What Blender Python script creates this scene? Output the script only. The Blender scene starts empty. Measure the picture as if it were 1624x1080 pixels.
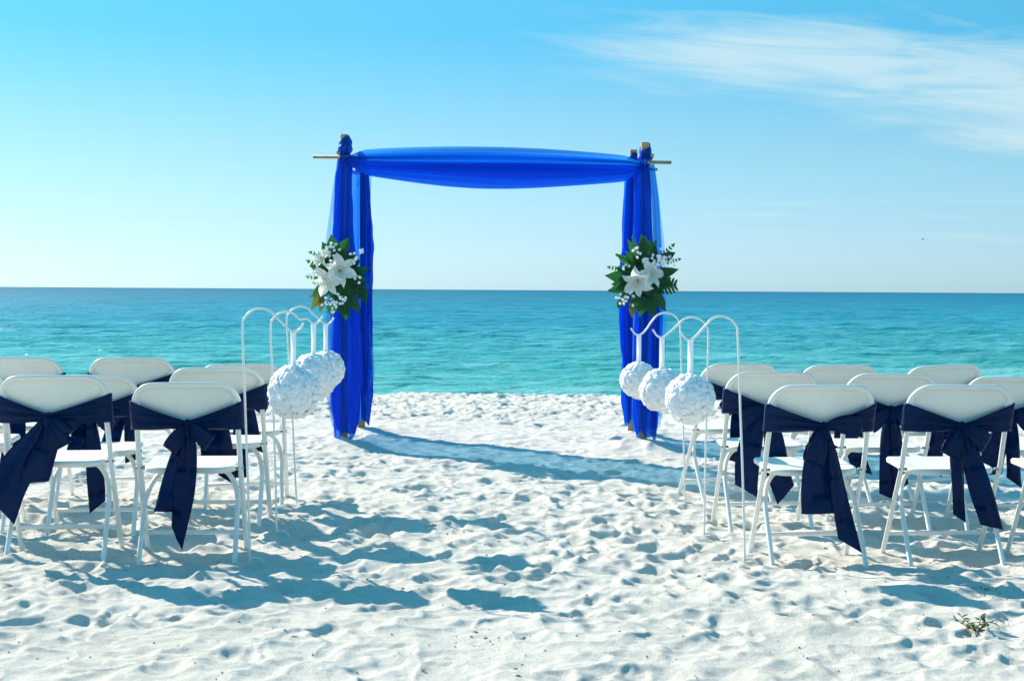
import bpy, math, random
import numpy as np
from mathutils import Vector, Matrix

R = math.radians
scene = bpy.context.scene
C = scene.collection

# ------------------------------------------------------------------ camera
CAM_H = 1.2
cam_data = bpy.data.cameras.new('camera')
cam_data.sensor_width = 36.0
cam_data.lens = 2566.0 / 1624.0 * 36.0
cam_data.clip_start = 0.05
cam_data.clip_end = 60000.0
cam = bpy.data.objects.new('camera', cam_data)
C.objects.link(cam)
cam.matrix_world = (Matrix.Translation((0, 0, CAM_H)) @ Matrix.Rotation(R(-1.83), 4, 'Z')
                    @ Matrix.Rotation(R(90 - 1.786), 4, 'X') @ Matrix.Rotation(R(0.353), 4, 'Z'))
scene.camera = cam

# ------------------------------------------------------------------ sun + sky
SUN_FROM = Vector((-1.17, 1.2, 1.0)).normalized()
SUN_EL = math.asin(SUN_FROM.z)
SUN_ROT = math.atan2(SUN_FROM.x, SUN_FROM.y)

sun_data = bpy.data.lights.new('sun', 'SUN')
sun_data.energy = 3.8
sun_data.angle = R(0.53)
sun_data.color = (1.0, 0.885, 0.735)
sun = bpy.data.objects.new('sun', sun_data)
C.objects.link(sun)
sun.rotation_euler = (-SUN_FROM).to_track_quat('-Z', 'Y').to_euler()
sun.location = SUN_FROM * 50

scene.view_settings.view_transform = 'Standard'
scene.view_settings.look = 'None'
scene.view_settings.gamma = 1.0
scene.view_settings.exposure = 1.25
scene.view_settings.use_curve_mapping = False
scene.render.engine = 'CYCLES'
scene.cycles.use_denoising = True
scene.cycles.transparent_max_bounces = 24
scene.cycles.max_bounces = 14
scene.cycles.diffuse_bounces = 10

world = bpy.data.worlds.new('World')
scene.world = world
world.use_nodes = True
nt = world.node_tree
nt.nodes.clear()


def wn(t, **kw):
    n = nt.nodes.new(t)
    for k, v in kw.items():
        setattr(n, k, v)
    return n


def wmath(op, a, b=None, clamp=False):
    n = nt.nodes.new('ShaderNodeMath')
    n.operation = op
    n.use_clamp = clamp
    for i, v in enumerate((a, b)):
        if v is None:
            continue
        if isinstance(v, (int, float)):
            n.inputs[i].default_value = v
        else:
            nt.links.new(v, n.inputs[i])
    return n.outputs[0]


sky = wn('ShaderNodeTexSky', sky_type='NISHITA')
sky.sun_disc = False
sky.sun_elevation = SUN_EL
sky.sun_rotation = SUN_ROT
sky.altitude = 0.0
sky.air_density = 1.0
sky.dust_density = 0.6
sky.ozone_density = 2.0
tc = wn('ShaderNodeTexCoord')
sep = wn('ShaderNodeSeparateXYZ')
nt.links.new(tc.outputs['Generated'], sep.inputs[0])
dx, dy, dz = sep.outputs
# colour of the air by elevation: pale at the horizon, deep clear blue overhead
ramp = wn('ShaderNodeValToRGB')
cr = ramp.color_ramp
cr.interpolation = 'LINEAR'
cr.elements[0].position = 0.0
cr.elements[0].color = (0.629, 0.992, 1.440, 1)
cr.elements[1].position = 1.0
cr.elements[1].color = (0.459, 1.781, 1.913, 1)
for p, c in ((0.035, (0.548, 0.866, 1.218, 1)), (0.087, (0.452, 0.800, 1.005, 1)), (0.156, (0.214, 0.755, 1.001, 1)), (0.259, (0.205, 0.859, 1.079, 1)), (0.423, (0.237, 1.022, 1.238, 1)), (0.707, (0.301, 1.267, 1.448, 1))):
    e = cr.elements.new(p)
    e.color = c
nt.links.new(wmath('MAXIMUM', dz, 0.0), ramp.inputs[0])
graded = wn('ShaderNodeMix', data_type='RGBA', blend_type='MULTIPLY')
graded.inputs[0].default_value = 1.0
gam = wn('ShaderNodeGamma')
gam.inputs[1].default_value = 0.7
nt.links.new(sky.outputs[0], gam.inputs[0])
nt.links.new(gam.outputs[0], graded.inputs[6])
nt.links.new(ramp.outputs[0], graded.inputs[7])
# thin cirrus
ysafe = wmath('MAXIMUM', dy, 0.05)
az = wmath('DIVIDE', dx, ysafe)
el = wmath('DIVIDE', dz, ysafe)


def cloud_noise(sx, sy, off, detail, rough, dist, skew=0.0):
    cmb = wn('ShaderNodeCombineXYZ')
    nt.links.new(wmath('ADD', wmath('MULTIPLY', az, sx), off), cmb.inputs[0])
    nt.links.new(wmath('ADD', wmath('MULTIPLY', el, sy), wmath('MULTIPLY', az, skew)), cmb.inputs[1])
    n = wn('ShaderNodeTexNoise')
    n.inputs['Scale'].default_value = 1.0
    n.inputs['Detail'].default_value = detail
    n.inputs['Roughness'].default_value = rough
    n.inputs['Distortion'].default_value = dist
    nt.links.new(cmb.outputs[0], n.inputs['Vector'])
    return n.outputs['Fac']


def blob(a0, e0, ra, re_):
    a = wmath('POWER', wmath('ABSOLUTE', wmath('DIVIDE', wmath('SUBTRACT', az, a0), ra)), 2.0)
    b = wmath('POWER', wmath('ABSOLUTE', wmath('DIVIDE', wmath('SUBTRACT', el, e0), re_)), 2.0)
    return wmath('EXPONENT', wmath('MULTIPLY', wmath('ADD', a, b), -1.0))


big = wmath('ADD', blob(0.40, 0.122, 0.24, 0.042), wmath('MULTIPLY', blob(0.17, 0.150, 0.12, 0.028), 0.8), True)
big = wmath('ADD', big, wmath('MULTIPLY', blob(0.335, 0.093, 0.05, 0.010), 0.5), True)
nz = cloud_noise(8.0, 70.0, 3.3, 8.0, 0.62, 0.9, 5.0)
nz2 = cloud_noise(2.5, 22.0, 9.1, 3.0, 0.5, 0.3, 2.0)
dens = wmath('ADD', wmath('MULTIPLY', big, 1.25), wmath('ADD', wmath('MULTIPLY', wmath('SUBTRACT', nz, 0.5), 2.6), wmath('MULTIPLY', wmath('SUBTRACT', nz2, 0.5), 1.3)))
cl = wmath('MULTIPLY', wmath('SUBTRACT', dens, 0.46), 1.1, True)
cl = wmath('MULTIPLY', cl, big, True)
# faint low streaks
lowm = wmath('EXPONENT', wmath('MULTIPLY', wmath('POWER', wmath('ABSOLUTE', wmath('DIVIDE', wmath('SUBTRACT', el, 0.048), 0.018)), 2.0), -1.0))
nz3 = cloud_noise(5.0, 130.0, 1.7, 4.0, 0.5, 0.2)
low = wmath('MULTIPLY', wmath('MULTIPLY', wmath('SUBTRACT', nz3, 0.56), 4.0, True), wmath('MULTIPLY', lowm, 0.8))
cl = wmath('ADD', wmath('MULTIPLY', cl, 0.78), low, True)
cmix = wn('ShaderNodeMix', data_type='RGBA', blend_type='MIX')
nt.links.new(cl, cmix.inputs[0])
nt.links.new(graded.outputs[2], cmix.inputs[6])
cmix.inputs[7].default_value = (2.75, 3.6, 3.85, 1)
bg = wn('ShaderNodeBackground')
bg.inputs[1].default_value = 0.1
nt.links.new(cmix.outputs[2], bg.inputs[0])
wo = wn('ShaderNodeOutputWorld')
nt.links.new(bg.outputs[0], wo.inputs[0])

# ------------------------------------------------------------------ helpers


def tag(o, label=None, cat=None, group=None, kind=None):
    if label: o['label'] = label
    if cat: o['category'] = cat
    if group: o['group'] = group
    if kind: o['kind'] = kind
    return o


def empty(name, loc=(0, 0, 0), rz=0.0):
    o = bpy.data.objects.new(name, None)
    o.empty_display_size = 0.1
    C.objects.link(o)
    o.location = loc
    o.rotation_euler = (0, 0, rz)
    return o


def link_mesh(name, me, parent=None):
    o = bpy.data.objects.new(name, me)
    C.objects.link(o)
    if parent is not None:
        o.parent = parent
    return o


def make_mesh(name, verts, faces, mat, smooth=True):
    me = bpy.data.meshes.new(name)
    me.from_pydata([tuple(map(float, v)) for v in verts], [], [tuple(map(int, f)) for f in faces])
    me.materials.append(mat)
    if smooth:
        me.polygons.foreach_set('use_smooth', [True] * len(me.polygons))
    me.update()
    return me


def part(name, vf, mat, parent=None, smooth=True):
    return link_mesh(name, make_mesh(name, vf[0], vf[1], mat, smooth), parent)


def join(*vfs):
    V, F = [], []
    for v, f in vfs:
        n = len(V)
        V += [tuple(p) for p in v]
        F += [tuple(i + n for i in q) for q in f]
    return V, F


def catmull(pts, sub=6):
    pts = [np.array(p, float) for p in pts]
    if len(pts) < 3:
        return pts
    P = [2 * pts[0] - pts[1]] + pts + [2 * pts[-1] - pts[-2]]
    out = []
    for i in range(1, len(P) - 2):
        for k in range(sub):
            t = k / sub
            a, b, c, d = P[i - 1], P[i], P[i + 1], P[i + 2]
            out.append(0.5 * ((2 * b) + (-a + c) * t + (2 * a - 5 * b + 4 * c - d) * t * t + (-a + 3 * b - 3 * c + d) * t ** 3))
    out.append(P[-2])
    return out


def tube(pts, rad, n=10, sub=0, sq=1.0):
    """round bar swept along points; rad may be a list"""
    if sub:
        k = len(pts)
        pts2 = catmull(pts, sub)
        if not isinstance(rad, (int, float)):
            rad = np.interp(np.linspace(0, k - 1, len(pts2)), range(k), rad)
        pts = pts2
    pts = [np.array(p, float) for p in pts]
    rad = [rad] * len(pts) if isinstance(rad, (int, float)) else list(rad)
    V, F = [], []
    up = None
    for i, p in enumerate(pts):
        t = pts[min(i + 1, len(pts) - 1)] - pts[max(i - 1, 0)]
        t = t / (np.linalg.norm(t) + 1e-12)
        if up is None:
            up = np.array((0, 1, 0.0)) if abs(t[1]) < 0.8 else np.array((1.0, 0, 0))
        a = np.cross(t, up); a /= np.linalg.norm(a) + 1e-12
        b = np.cross(a, t); up = b
        for k in range(n):
            th = 2 * math.pi * k / n
            V.append(p + a * math.cos(th) * rad[i] + b * math.sin(th) * rad[i] * sq)
    m = len(pts)
    for i in range(m - 1):
        for k in range(n):
            k2 = (k + 1) % n
            F.append((i * n + k, i * n + k2, (i + 1) * n + k2, (i + 1) * n + k))
    F.append(tuple(range(n - 1, -1, -1)))
    F.append(tuple(range((m - 1) * n, m * n)))
    return V, F


def grid_faces(nu, nv, closed_u=False):
    F = []
    for j in range(nv - 1):
        for i in range(nu - (0 if closed_u else 1)):
            i2 = (i + 1) % nu
            F.append((j * nu + i, j * nu + i2, (j + 1) * nu + i2, (j + 1) * nu + i))
    return F


def box(cx, cy, cz, sx, sy, sz, bev=0.0):
    hx, hy, hz = sx / 2, sy / 2, sz / 2
    if bev <= 0:
        V = [(cx + a * hx, cy + b * hy, cz + c * hz) for a in (-1, 1) for b in (-1, 1) for c in (-1, 1)]
        F = [(0, 1, 3, 2), (4, 6, 7, 5), (0, 4, 5, 1), (2, 3, 7, 6), (0, 2, 6, 4), (1, 5, 7, 3)]
        return V, F
    # chamfered along z edges and ends
    ring = [(hx - bev, -hy), (hx, -hy + bev), (hx, hy - bev), (hx - bev, hy), (-hx + bev, hy), (-hx, hy - bev), (-hx, -hy + bev), (-hx + bev, -hy)]
    V, F = [], []
    for z, s in ((-hz, 1 - bev / hx), (-hz + bev, 1), (hz - bev, 1), (hz, 1 - bev / hx)):
        V += [(cx + x * s, cy + y * s, cz + z) for x, y in ring]
    F = grid_faces(8, 4, True)
    F.append(tuple(range(7, -1, -1)))
    F.append(tuple(range(24, 32)))
    return V, F


# ------------------------------------------------------------------ materials


def mat(name):
    m = bpy.data.materials.new(name)
    m.use_nodes = True
    return m, m.node_tree, m.node_tree.nodes['Principled BSDF']


def N(t, ty, **kw):
    n = t.nodes.new(ty)
    for k, v in kw.items():
        setattr(n, k, v)
    return n


def noise(t, scale, detail=4, rough=0.5, vec=None, dist=0.0):
    n = N(t, 'ShaderNodeTexNoise')
    n.inputs['Scale'].default_value = scale
    n.inputs['Detail'].default_value = detail
    n.inputs['Roughness'].default_value = rough
    n.inputs['Distortion'].default_value = dist
    if vec is not None:
        t.links.new(vec, n.inputs['Vector'])
    return n


def ramp_node(t, fac, stops):
    r = N(t, 'ShaderNodeValToRGB')
    e = r.color_ramp.elements
    e[0].position, e[0].color = stops[0][0], (*stops[0][1], 1)
    e[1].position, e[1].color = stops[-1][0], (*stops[-1][1], 1)
    for p, c in stops[1:-1]:
        k = e.new(p)
        k.color = (*c, 1)
    t.links.new(fac, r.inputs[0])
    return r


def bump(t, height, strength, dist, b, prev=None):
    n = N(t, 'ShaderNodeBump')
    n.inputs['Strength'].default_value = strength
    n.inputs['Distance'].default_value = dist
    t.links.new(height, n.inputs['Height'])
    if prev is not None:
        t.links.new(prev.outputs[0], n.inputs['Normal'])
    t.links.new(n.outputs[0], b.inputs['Normal'])
    return n


def sand_material():
    m, t, b = mat('white_sand')
    g = N(t, 'ShaderNodeNewGeometry').outputs['Position']
    n1 = noise(t, 1.3, 5, 0.6, g)
    r = ramp_node(t, n1.outputs['Fac'], [(0.3, (0.66, 0.635, 0.58)), (0.7, (0.72, 0.70, 0.65))])
    n2 = noise(t, 160.0, 4, 0.8, g)
    r2 = ramp_node(t, n2.outputs['Fac'], [(0.28, (0.66, 0.64, 0.60)), (0.52, (1, 1, 1))])
    # scattered dark grit and shell crumbs
    n3 = noise(t, 55.0, 4, 0.7, g)
    r3 = ramp_node(t, n3.outputs['Fac'], [(0.735, (1, 1, 1)), (0.79, (0.62, 0.50, 0.38))])
    mx = N(t, 'ShaderNodeMix', data_type='RGBA', blend_type='MULTIPLY')
    mx.inputs[0].default_value = 1
    t.links.new(r.outputs[0], mx.inputs[6]); t.links.new(r2.outputs[0], mx.inputs[7])
    mx2 = N(t, 'ShaderNodeMix', data_type='RGBA', blend_type='MULTIPLY')
    mx2.inputs[0].default_value = 1
    t.links.new(mx.outputs[2], mx2.inputs[6]); t.links.new(r3.outputs[0], mx2.inputs[7])
    t.links.new(mx2.outputs[2], b.inputs['Base Color'])
    b.inputs['Roughness'].default_value = 0.95
    b.inputs['Specular IOR Level'].default_value = 0.15
    nb = noise(t, 22.0, 5, 0.6, g)
    b1 = bump(t, nb.outputs['Fac'], 0.35, 0.02, b)
    nb2 = noise(t, 110.0, 5, 0.8, g)
    bump(t, nb2.outputs['Fac'], 0.9, 0.010, b, b1)
    return m


def water_material():
    m, t, b = mat('sea_water')
    g = N(t, 'ShaderNodeNewGeometry').outputs['Position']
    s = N(t, 'ShaderNodeSeparateXYZ'); t.links.new(g, s.inputs[0])
    # depth of the sea bed grows off shore: sandy green shallows, then blue
    lg = N(t, 'ShaderNodeMath', operation='LOGARITHM'); lg.inputs[1].default_value = 10.0
    n0 = noise(t, 0.02, 3, 0.5, g)
    ofs = N(t, 'ShaderNodeMath', operation='MULTIPLY_ADD'); ofs.inputs[1].default_value = 0.35; ofs.inputs[2].default_value = -0.17
    t.links.new(n0.outputs['Fac'], ofs.inputs[0])
    mxm = N(t, 'ShaderNodeMath', operation='MAXIMUM'); mxm.inputs[1].default_value = 1.0
    t.links.new(s.outputs[1], mxm.inputs[0]); t.links.new(mxm.outputs[0], lg.inputs[0])
    ad = N(t, 'ShaderNodeMath', operation='ADD'); t.links.new(lg.outputs[0], ad.inputs[0]); t.links.new(ofs.outputs[0], ad.inputs[1])
    mr = N(t, 'ShaderNodeMapRange'); mr.inputs['From Min'].default_value = 1.3; mr.inputs['From Max'].default_value = 3.3
    t.links.new(ad.outputs[0], mr.inputs['Value'])
    r = ramp_node(t, mr.outputs[0], [(0.0, (0.13, 0.48, 0.39)), (0.16, (0.06, 0.38, 0.34)), (0.36, (0.014, 0.225, 0.30)), (0.65, (0.004, 0.15, 0.245)), (1.0, (0.001, 0.115, 0.20))])
    # streak noise paints pale sky-reflection flecks and darker gaps into the water colour
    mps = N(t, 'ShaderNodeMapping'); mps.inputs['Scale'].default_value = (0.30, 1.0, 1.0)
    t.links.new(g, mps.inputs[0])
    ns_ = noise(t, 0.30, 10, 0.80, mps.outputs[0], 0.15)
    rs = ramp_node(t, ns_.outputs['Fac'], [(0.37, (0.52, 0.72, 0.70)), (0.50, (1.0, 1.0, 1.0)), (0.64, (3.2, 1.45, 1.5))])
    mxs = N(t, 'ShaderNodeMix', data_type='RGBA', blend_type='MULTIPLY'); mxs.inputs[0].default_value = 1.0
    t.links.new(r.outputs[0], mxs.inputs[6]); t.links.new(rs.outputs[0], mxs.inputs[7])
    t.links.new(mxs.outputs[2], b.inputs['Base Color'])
    b.inputs['IOR'].default_value = 1.33
    # unresolved chop makes the far surface rougher and less mirror-like
    for nm, lo, hi in (('Roughness', 0.09, 0.50), ('Specular IOR Level', 0.8, 0.28)):
        q = N(t, 'ShaderNodeMapRange'); q.inputs['From Min'].default_value = 1.45; q.inputs['From Max'].default_value = 2.6
        q.inputs['To Min'].default_value = lo; q.inputs['To Max'].default_value = hi
        t.links.new(lg.outputs[0], q.inputs['Value']); t.links.new(q.outputs[0], b.inputs[nm])
    mp = N(t, 'ShaderNodeMapping'); mp.inputs['Scale'].default_value = (0.55, 1.0, 1.0)
    t.links.new(g, mp.inputs[0])
    nb = noise(t, 1.6, 6, 0.6, mp.outputs[0], 0.1)
    b1 = bump(t, nb.outputs['Fac'], 0.55, 0.35, b)
    mp2 = N(t, 'ShaderNodeMapping'); mp2.inputs['Scale'].default_value = (0.4, 1.0, 1.0)
    t.links.new(g, mp2.inputs[0])
    nb2 = noise(t, 0.09, 5, 0.65, mp2.outputs[0], 0.4)
    b2 = bump(t, nb2.outputs['Fac'], 0.05, 1.0, b, b1)
    mp3 = N(t, 'ShaderNodeMapping'); mp3.inputs['Scale'].default_value = (0.35, 1.0, 1.0)
    t.links.new(g, mp3.inputs[0])
    nb3 = noise(t, 0.8, 5, 0.65, mp3.outputs[0], 0.0)
    b3 = bump(t, nb3.outputs['Fac'], 0.35, 0.4, b, b2)
    nb4 = noise(t, 4.5, 3, 0.6, mp2.outputs[0], 0.3)
    bump(t, nb4.outputs['Fac'], 0.6, 0.10, b, b3)
    return m


def simple(name, col, rough=0.5, spec=0.5, nscale=None, nvar=0.08, bscale=None, bstr=0.1, bdist=0.002, metal=0.0, trans=None):
    m, t, b = mat(name)
    b.inputs['Roughness'].default_value = rough
    b.inputs['Specular IOR Level'].default_value = spec
    b.inputs['Metallic'].default_value = metal
    b.inputs['Base Color'].default_value = (*col, 1)
    tcn = N(t, 'ShaderNodeTexCoord')
    if nscale:
        n = noise(t, nscale, 4, 0.6, tcn.outputs['Object'])
        lo = tuple(c * (1 - nvar) for c in col); hi = tuple(min(1, c * (1 + nvar)) for c in col)
        r = ramp_node(t, n.outputs['Fac'], [(0.3, lo), (0.7, hi)])
        t.links.new(r.outputs[0], b.inputs['Base Color'])
    if bscale:
        n = noise(t, bscale, 3, 0.6, tcn.outputs['Object'])
        bump(t, n.outputs['Fac'], bstr, bdist, b)
    if trans:
        tr = N(t, 'ShaderNodeBsdfTranslucent'); tr.inputs[0].default_value = (*trans[1], 1)
        ms = N(t, 'ShaderNodeMixShader'); ms.inputs[0].default_value = trans[0]
        t.links.new(b.outputs[0], ms.inputs[1]); t.links.new(tr.outputs[0], ms.inputs[2])
        t.links.new(ms.outputs[0], t.nodes['Material Output'].inputs[0])
    return m


def sheer(name, col, transp, tint, tl=0.5):
    m, t, b = mat(name)
    b.inputs['Base Color'].default_value = (*col, 1)
    b.inputs['Roughness'].default_value = 0.42
    b.inputs['Specular IOR Level'].default_value = 0.35
    tcn = N(t, 'ShaderNodeTexCoord')
    w = noise(t, 420.0, 2, 0.5, tcn.outputs['Object'])
    bump(t, w.outputs['Fac'], 0.2, 0.001, b)
    tr = N(t, 'ShaderNodeBsdfTranslucent'); tr.inputs[0].default_value = (*[min(1, c * 1.5) for c in col], 1)
    m1 = N(t, 'ShaderNodeMixShader'); m1.inputs[0].default_value = tl
    t.links.new(b.outputs[0], m1.inputs[1]); t.links.new(tr.outputs[0], m1.inputs[2])
    tp = N(t, 'ShaderNodeBsdfTransparent'); tp.inputs[0].default_value = (*tint, 1)
    # an open weave closes up as it turns edge-on
    lw = N(t, 'ShaderNodeLayerWeight'); lw.inputs[0].default_value = 0.35
    mr = N(t, 'ShaderNodeMapRange'); mr.inputs['To Min'].default_value = 1 - transp; mr.inputs['To Max'].default_value = 1.0
    t.links.new(lw.outputs['Facing'], mr.inputs['Value'])
    m2 = N(t, 'ShaderNodeMixShader')
    t.links.new(mr.outputs[0], m2.inputs[0])
    t.links.new(tp.outputs[0], m2.inputs[1]); t.links.new(m1.outputs[0], m2.inputs[2])
    t.links.new(m2.outputs[0], t.nodes['Material Output'].inputs[0])
    return m


M = {}
M['sand'] = sand_material()
M['water'] = water_material()
M['plastic'] = simple('white_plastic', (0.79, 0.785, 0.71), 0.42, 0.5, 9.0, 0.03, 160.0, 0.06)
M['white_metal'] = simple('white_enamel', (0.80, 0.80, 0.76), 0.35, 0.5, 14.0, 0.05)
M['navy'] = simple('navy_satin', (0.0010, 0.018, 0.080), 0.42, 0.16, 6.0, 0.2, 22.0, 0.5, 0.02, trans=(0.25, (0.004, 0.035, 0.24)))
M['voile'] = sheer('blue_voile', (0.002, 0.085, 0.48), 0.40, (0.10, 0.46, 1.0), 0.6)
M['voile_thin'] = sheer('thin_blue_voile', (0.003, 0.13, 0.58), 0.50, (0.22, 0.62, 1.0), 0.6)
M['voile_single'] = sheer('single_layer_voile', (0.02, 0.22, 0.72), 0.78, (0.62, 0.86, 1.0))
M['voile_side'] = sheer('side_curtain_voile', (0.004, 0.12, 0.58), 0.74, (0.42, 0.72, 1.0))
M['wood'] = simple('pale_timber', (0.46, 0.29, 0.14), 0.7, 0.3, 12.0, 0.3, 60.0, 0.3)
M['bamboo'] = simple('weathered_cane', (0.30, 0.24, 0.14), 0.6, 0.3, 20.0, 0.25)
M['petal'] = simple('white_petal', (0.97, 0.968, 0.962), 0.6, 0.2, None, 0.0, trans=(0.2, (0.95, 0.955, 0.97)))
M['core'], _t, _b = mat('soft_white_foam')
_b.inputs['Base Color'].default_value = (0.96, 0.965, 0.97, 1)
_b.inputs['Roughness'].default_value = 0.8
_b.inputs['Specular IOR Level'].default_value = 0.1
M['lily'] = simple('lily_petal', (0.84, 0.85, 0.80), 0.5, 0.3, 30.0, 0.05, trans=(0.35, (0.8, 0.84, 0.78)))
M['stamen'] = simple('stamen', (0.45, 0.36, 0.10), 0.6)
M['leaf'] = simple('dark_leaf', (0.014, 0.085, 0.030), 0.5, 0.25, 18.0, 0.4, trans=(0.25, (0.03, 0.16, 0.03)))
M['leaf2'] = simple('fresh_leaf', (0.025, 0.15, 0.040), 0.5, 0.25, 18.0, 0.35, trans=(0.3, (0.06, 0.24, 0.04)))
M['leaf3'] = simple('olive_leaf', (0.10, 0.12, 0.03), 0.5, 0.4, 18.0, 0.35, trans=(0.3, (0.16, 0.2, 0.03)))
M['ribbon'] = simple('white_satin_ribbon', (0.82, 0.84, 0.86), 0.35, 0.5, None, trans=(0.3, (0.8, 0.84, 0.9)))
M['debris'] = simple('dry_debris', (0.36, 0.28, 0.18), 0.9, 0.2, 40.0, 0.5)
M['steel'] = simple('dull_steel', (0.32, 0.33, 0.33), 0.5, 0.5)
M['bird'] = simple('dark_feathers', (0.05, 0.055, 0.06), 0.7)

# ------------------------------------------------------------------ sand beach (height field)
rng = np.random.default_rng(11)
_tab = rng.random((256, 256))


def vnoise(x, y):
    xi = np.floor(x).astype(int); yi = np.floor(y).astype(int)
    fx = x - xi; fy = y - yi
    fx = fx * fx * fx * (fx * (fx * 6 - 15) + 10); fy = fy * fy * fy * (fy * (fy * 6 - 15) + 10)
    a = _tab[xi & 255, yi & 255]; b = _tab[(xi + 1) & 255, yi & 255]
    c = _tab[xi & 255, (yi + 1) & 255]; d = _tab[(xi + 1) & 255, (yi + 1) & 255]
    return (a + (b - a) * fx) * (1 - fy) + (c + (d - c) * fx) * fy - 0.5


def fbm(x, y, octv=4, gain=0.5):
    s = 0; a = 1.0
    for k in range(octv):
        s = s + a * vnoise(x * 2 ** k + 17.3 * k, y * 2 ** k + 9.1 * k)
        a *= gain
    return s


_wj = rng.random((256, 256, 3))


def worley(x, y):
    """distance to the nearest and second nearest scattered point"""
    xi = np.floor(x).astype(int); yi = np.floor(y).astype(int)
    f1 = np.full(x.shape, 9.0); f2 = np.full(x.shape, 9.0)
    for i in (-1, 0, 1):
        for j in (-1, 0, 1):
            J = _wj[(xi + i) & 255, (yi + j) & 255]
            d = (xi + i + J[..., 0] - x) ** 2 + (yi + j + J[..., 1] - y) ** 2
            f2 = np.minimum(f2, np.maximum(f1, d)); f1 = np.minimum(f1, d)
    return f1, f2


def width_at(y):
    return 0.7 + 0.345 * np.maximum(y, 3.0)


# rows: coarse behind the camera, dense 3.8..19.5 m, coarse down to the sea bed
ND = 1020
ys = np.concatenate([np.linspace(-14, 3.4, 24), np.geomspace(3.8, 19.6, ND), np.linspace(19.9, 34, 40)])
NS = 780
sd = np.linspace(-1, 1, NS)
ex = np.linspace(0, 1, 26)[1:] ** 2
Yg = np.repeat(ys[:, None], NS + 2 * len(ex), 1)
wv = width_at(ys)
Xg = np.concatenate([(-wv[:, None] - (90 - wv[:, None]) * ex[None, ::-1]), wv[:, None] * sd[None, :], (wv[:, None] + (90 - wv[:, None]) * ex[None, :])], 1)
NX = Xg.shape[1]

# things standing in the sand: (x, y, local level)
MOUNDS = []   # x, y, height, radius


def base_height(x, y):
    z = 0.030 * fbm(x * 0.55 + 3, y * 0.45 + 8, 3, 0.5)
    # sea-side face of the berm
    over = np.maximum(y - (18.3 + 0.5 * fbm(x * 0.35, y * 0 + 2.0, 3)), 0)
    z = z - np.where(over < 1.0, 0.06 * over ** 2, 0.06 + 0.12 * (over - 1.0))
    for mx, my, mh, mr in MOUNDS:
        r2 = (x - mx) ** 2 + (y - my) ** 2
        z = z + mh * np.exp(-r2 / (mr * mr))
    return z


def build_beach():
    x, y = Xg, Yg
    z = base_height(x, y)
    wx = x + 0.10 * fbm(x * 3.1, y * 3.1, 2); wy = y + 0.10 * fbm(x * 3.1 + 40, y * 3.1 + 7, 2)
    # trodden, wind-softened hollows with crests between them
    f1, f2 = worley(wx * 3.9 + 5, wy * 3.1 + 3)
    amp = 0.75 + 0.9 * fbm(x * 0.9 + 31, y * 0.9 + 5, 2)
    z = z + 0.019 * np.clip(amp, 0.25, 1.5) * np.minimum(f1, 0.55) * 0.9
    f1b, f2b = worley(wx * 6.7 + 50, wy * 5.6 + 23)
    z = z + 0.010 * np.minimum(f1b, 0.6)
    z = z + 0.017 * fbm(wx * 2.3 + 60, wy * 2.3 + 2, 3, 0.45)
    # churned coarse band on the berm
    band = 1 / (1 + np.exp(-(y - 14.9 - 0.6 * fbm(x * 0.7, y * 0.7, 2)) * 3.0))
    band = band * (1 / (1 + np.exp((y - 19.3) * 3)))
    f1c, f2c = worley(wx * 5.0 + 90, wy * 3.6 + 61)
    z = z + band * (0.03 * np.minimum(f1c, 0.55) + 0.045 * fbm(x * 5.6 + 7, y * 5.0, 4, 0.68) - 0.015)
    # single footprints pressed in with a pushed-up rim
    r = np.random.default_rng(5)
    ly0, ly1 = math.log(3.8), math.log(19.6)
    nst = 2700
    yy = np.exp(r.uniform(math.log(4.2), math.log(15.5), nst)) * 0.6 + r.uniform(4.2, 15.5, nst) * 0.4
    xx = r.uniform(-1, 1, nst) * width_at(yy)
    for px, py in zip(xx, yy):
        L = r.uniform(0.055, 0.14); W = r.uniform(0.04, 0.085); dep = r.uniform(0.004, 0.0165) * (0.6 + 4.0 * L); th = r.normal(1.35, 0.5)
        rad = L * 2.2
        dep *= min(1.0, 0.55 + 0.45 * max(0, (py - 4.5) / 2.5))
        j0 = int((math.log(max(py - rad, 3.81)) - ly0) / (ly1 - ly0) * (ND - 1)) + 24
        j1 = int((math.log(min(py + rad, 19.5)) - ly0) / (ly1 - ly0) * (ND - 1)) + 26
        w = float(width_at(py))
        i0 = max(0, int(((px - rad) / w * 1.06 + 1) / 2 * (NS - 1)) - 4) + len(ex)
        i1 = min(NS, int(((px + rad) / w * 1.06 + 1) / 2 * (NS - 1)) + 6) + len(ex)
        if i1 <= i0 or j1 <= j0:
            continue
        sx = x[j0:j1, i0:i1] - px; sy = y[j0:j1, i0:i1] - py
        u = sx * math.cos(th) + sy * math.sin(th); v = -sx * math.sin(th) + sy * math.cos(th)
        q = np.sqrt((u / L) ** 2 + (v / W) ** 2) * (1 + 0.55 * vnoise(sx * 14 + px * 9, sy * 14 + py * 7))
        z[j0:j1, i0:i1] += -dep * np.exp(-(q / 0.9) ** 3.8) * (1 + 0.35 * u / L) + dep * 0.40 * np.exp(-((q - 1.28) / 0.36) ** 2)
    # fine ripple of loose grains
    z = z + 0.006 * fbm(x * 13, y * 13, 3, 0.6)
    rid = 1 - np.abs(2 * vnoise(wx * 5.2 + 11, wy * 6.0 + 4)) * 2
    z = z + 0.008 * np.clip(rid, 0, 1) ** 2
    return z


Zg = None


def ground(x, y):
    """height of the sand at a point"""
    j = np.searchsorted(ys, y) - 1
    j = max(0, min(len(ys) - 2, j))
    row = Xg[j]
    i = max(0, min(NX - 2, int(np.searchsorted(row, x)) - 1))
    return float(Zg[j:j + 2, i:i + 2].mean())


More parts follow.
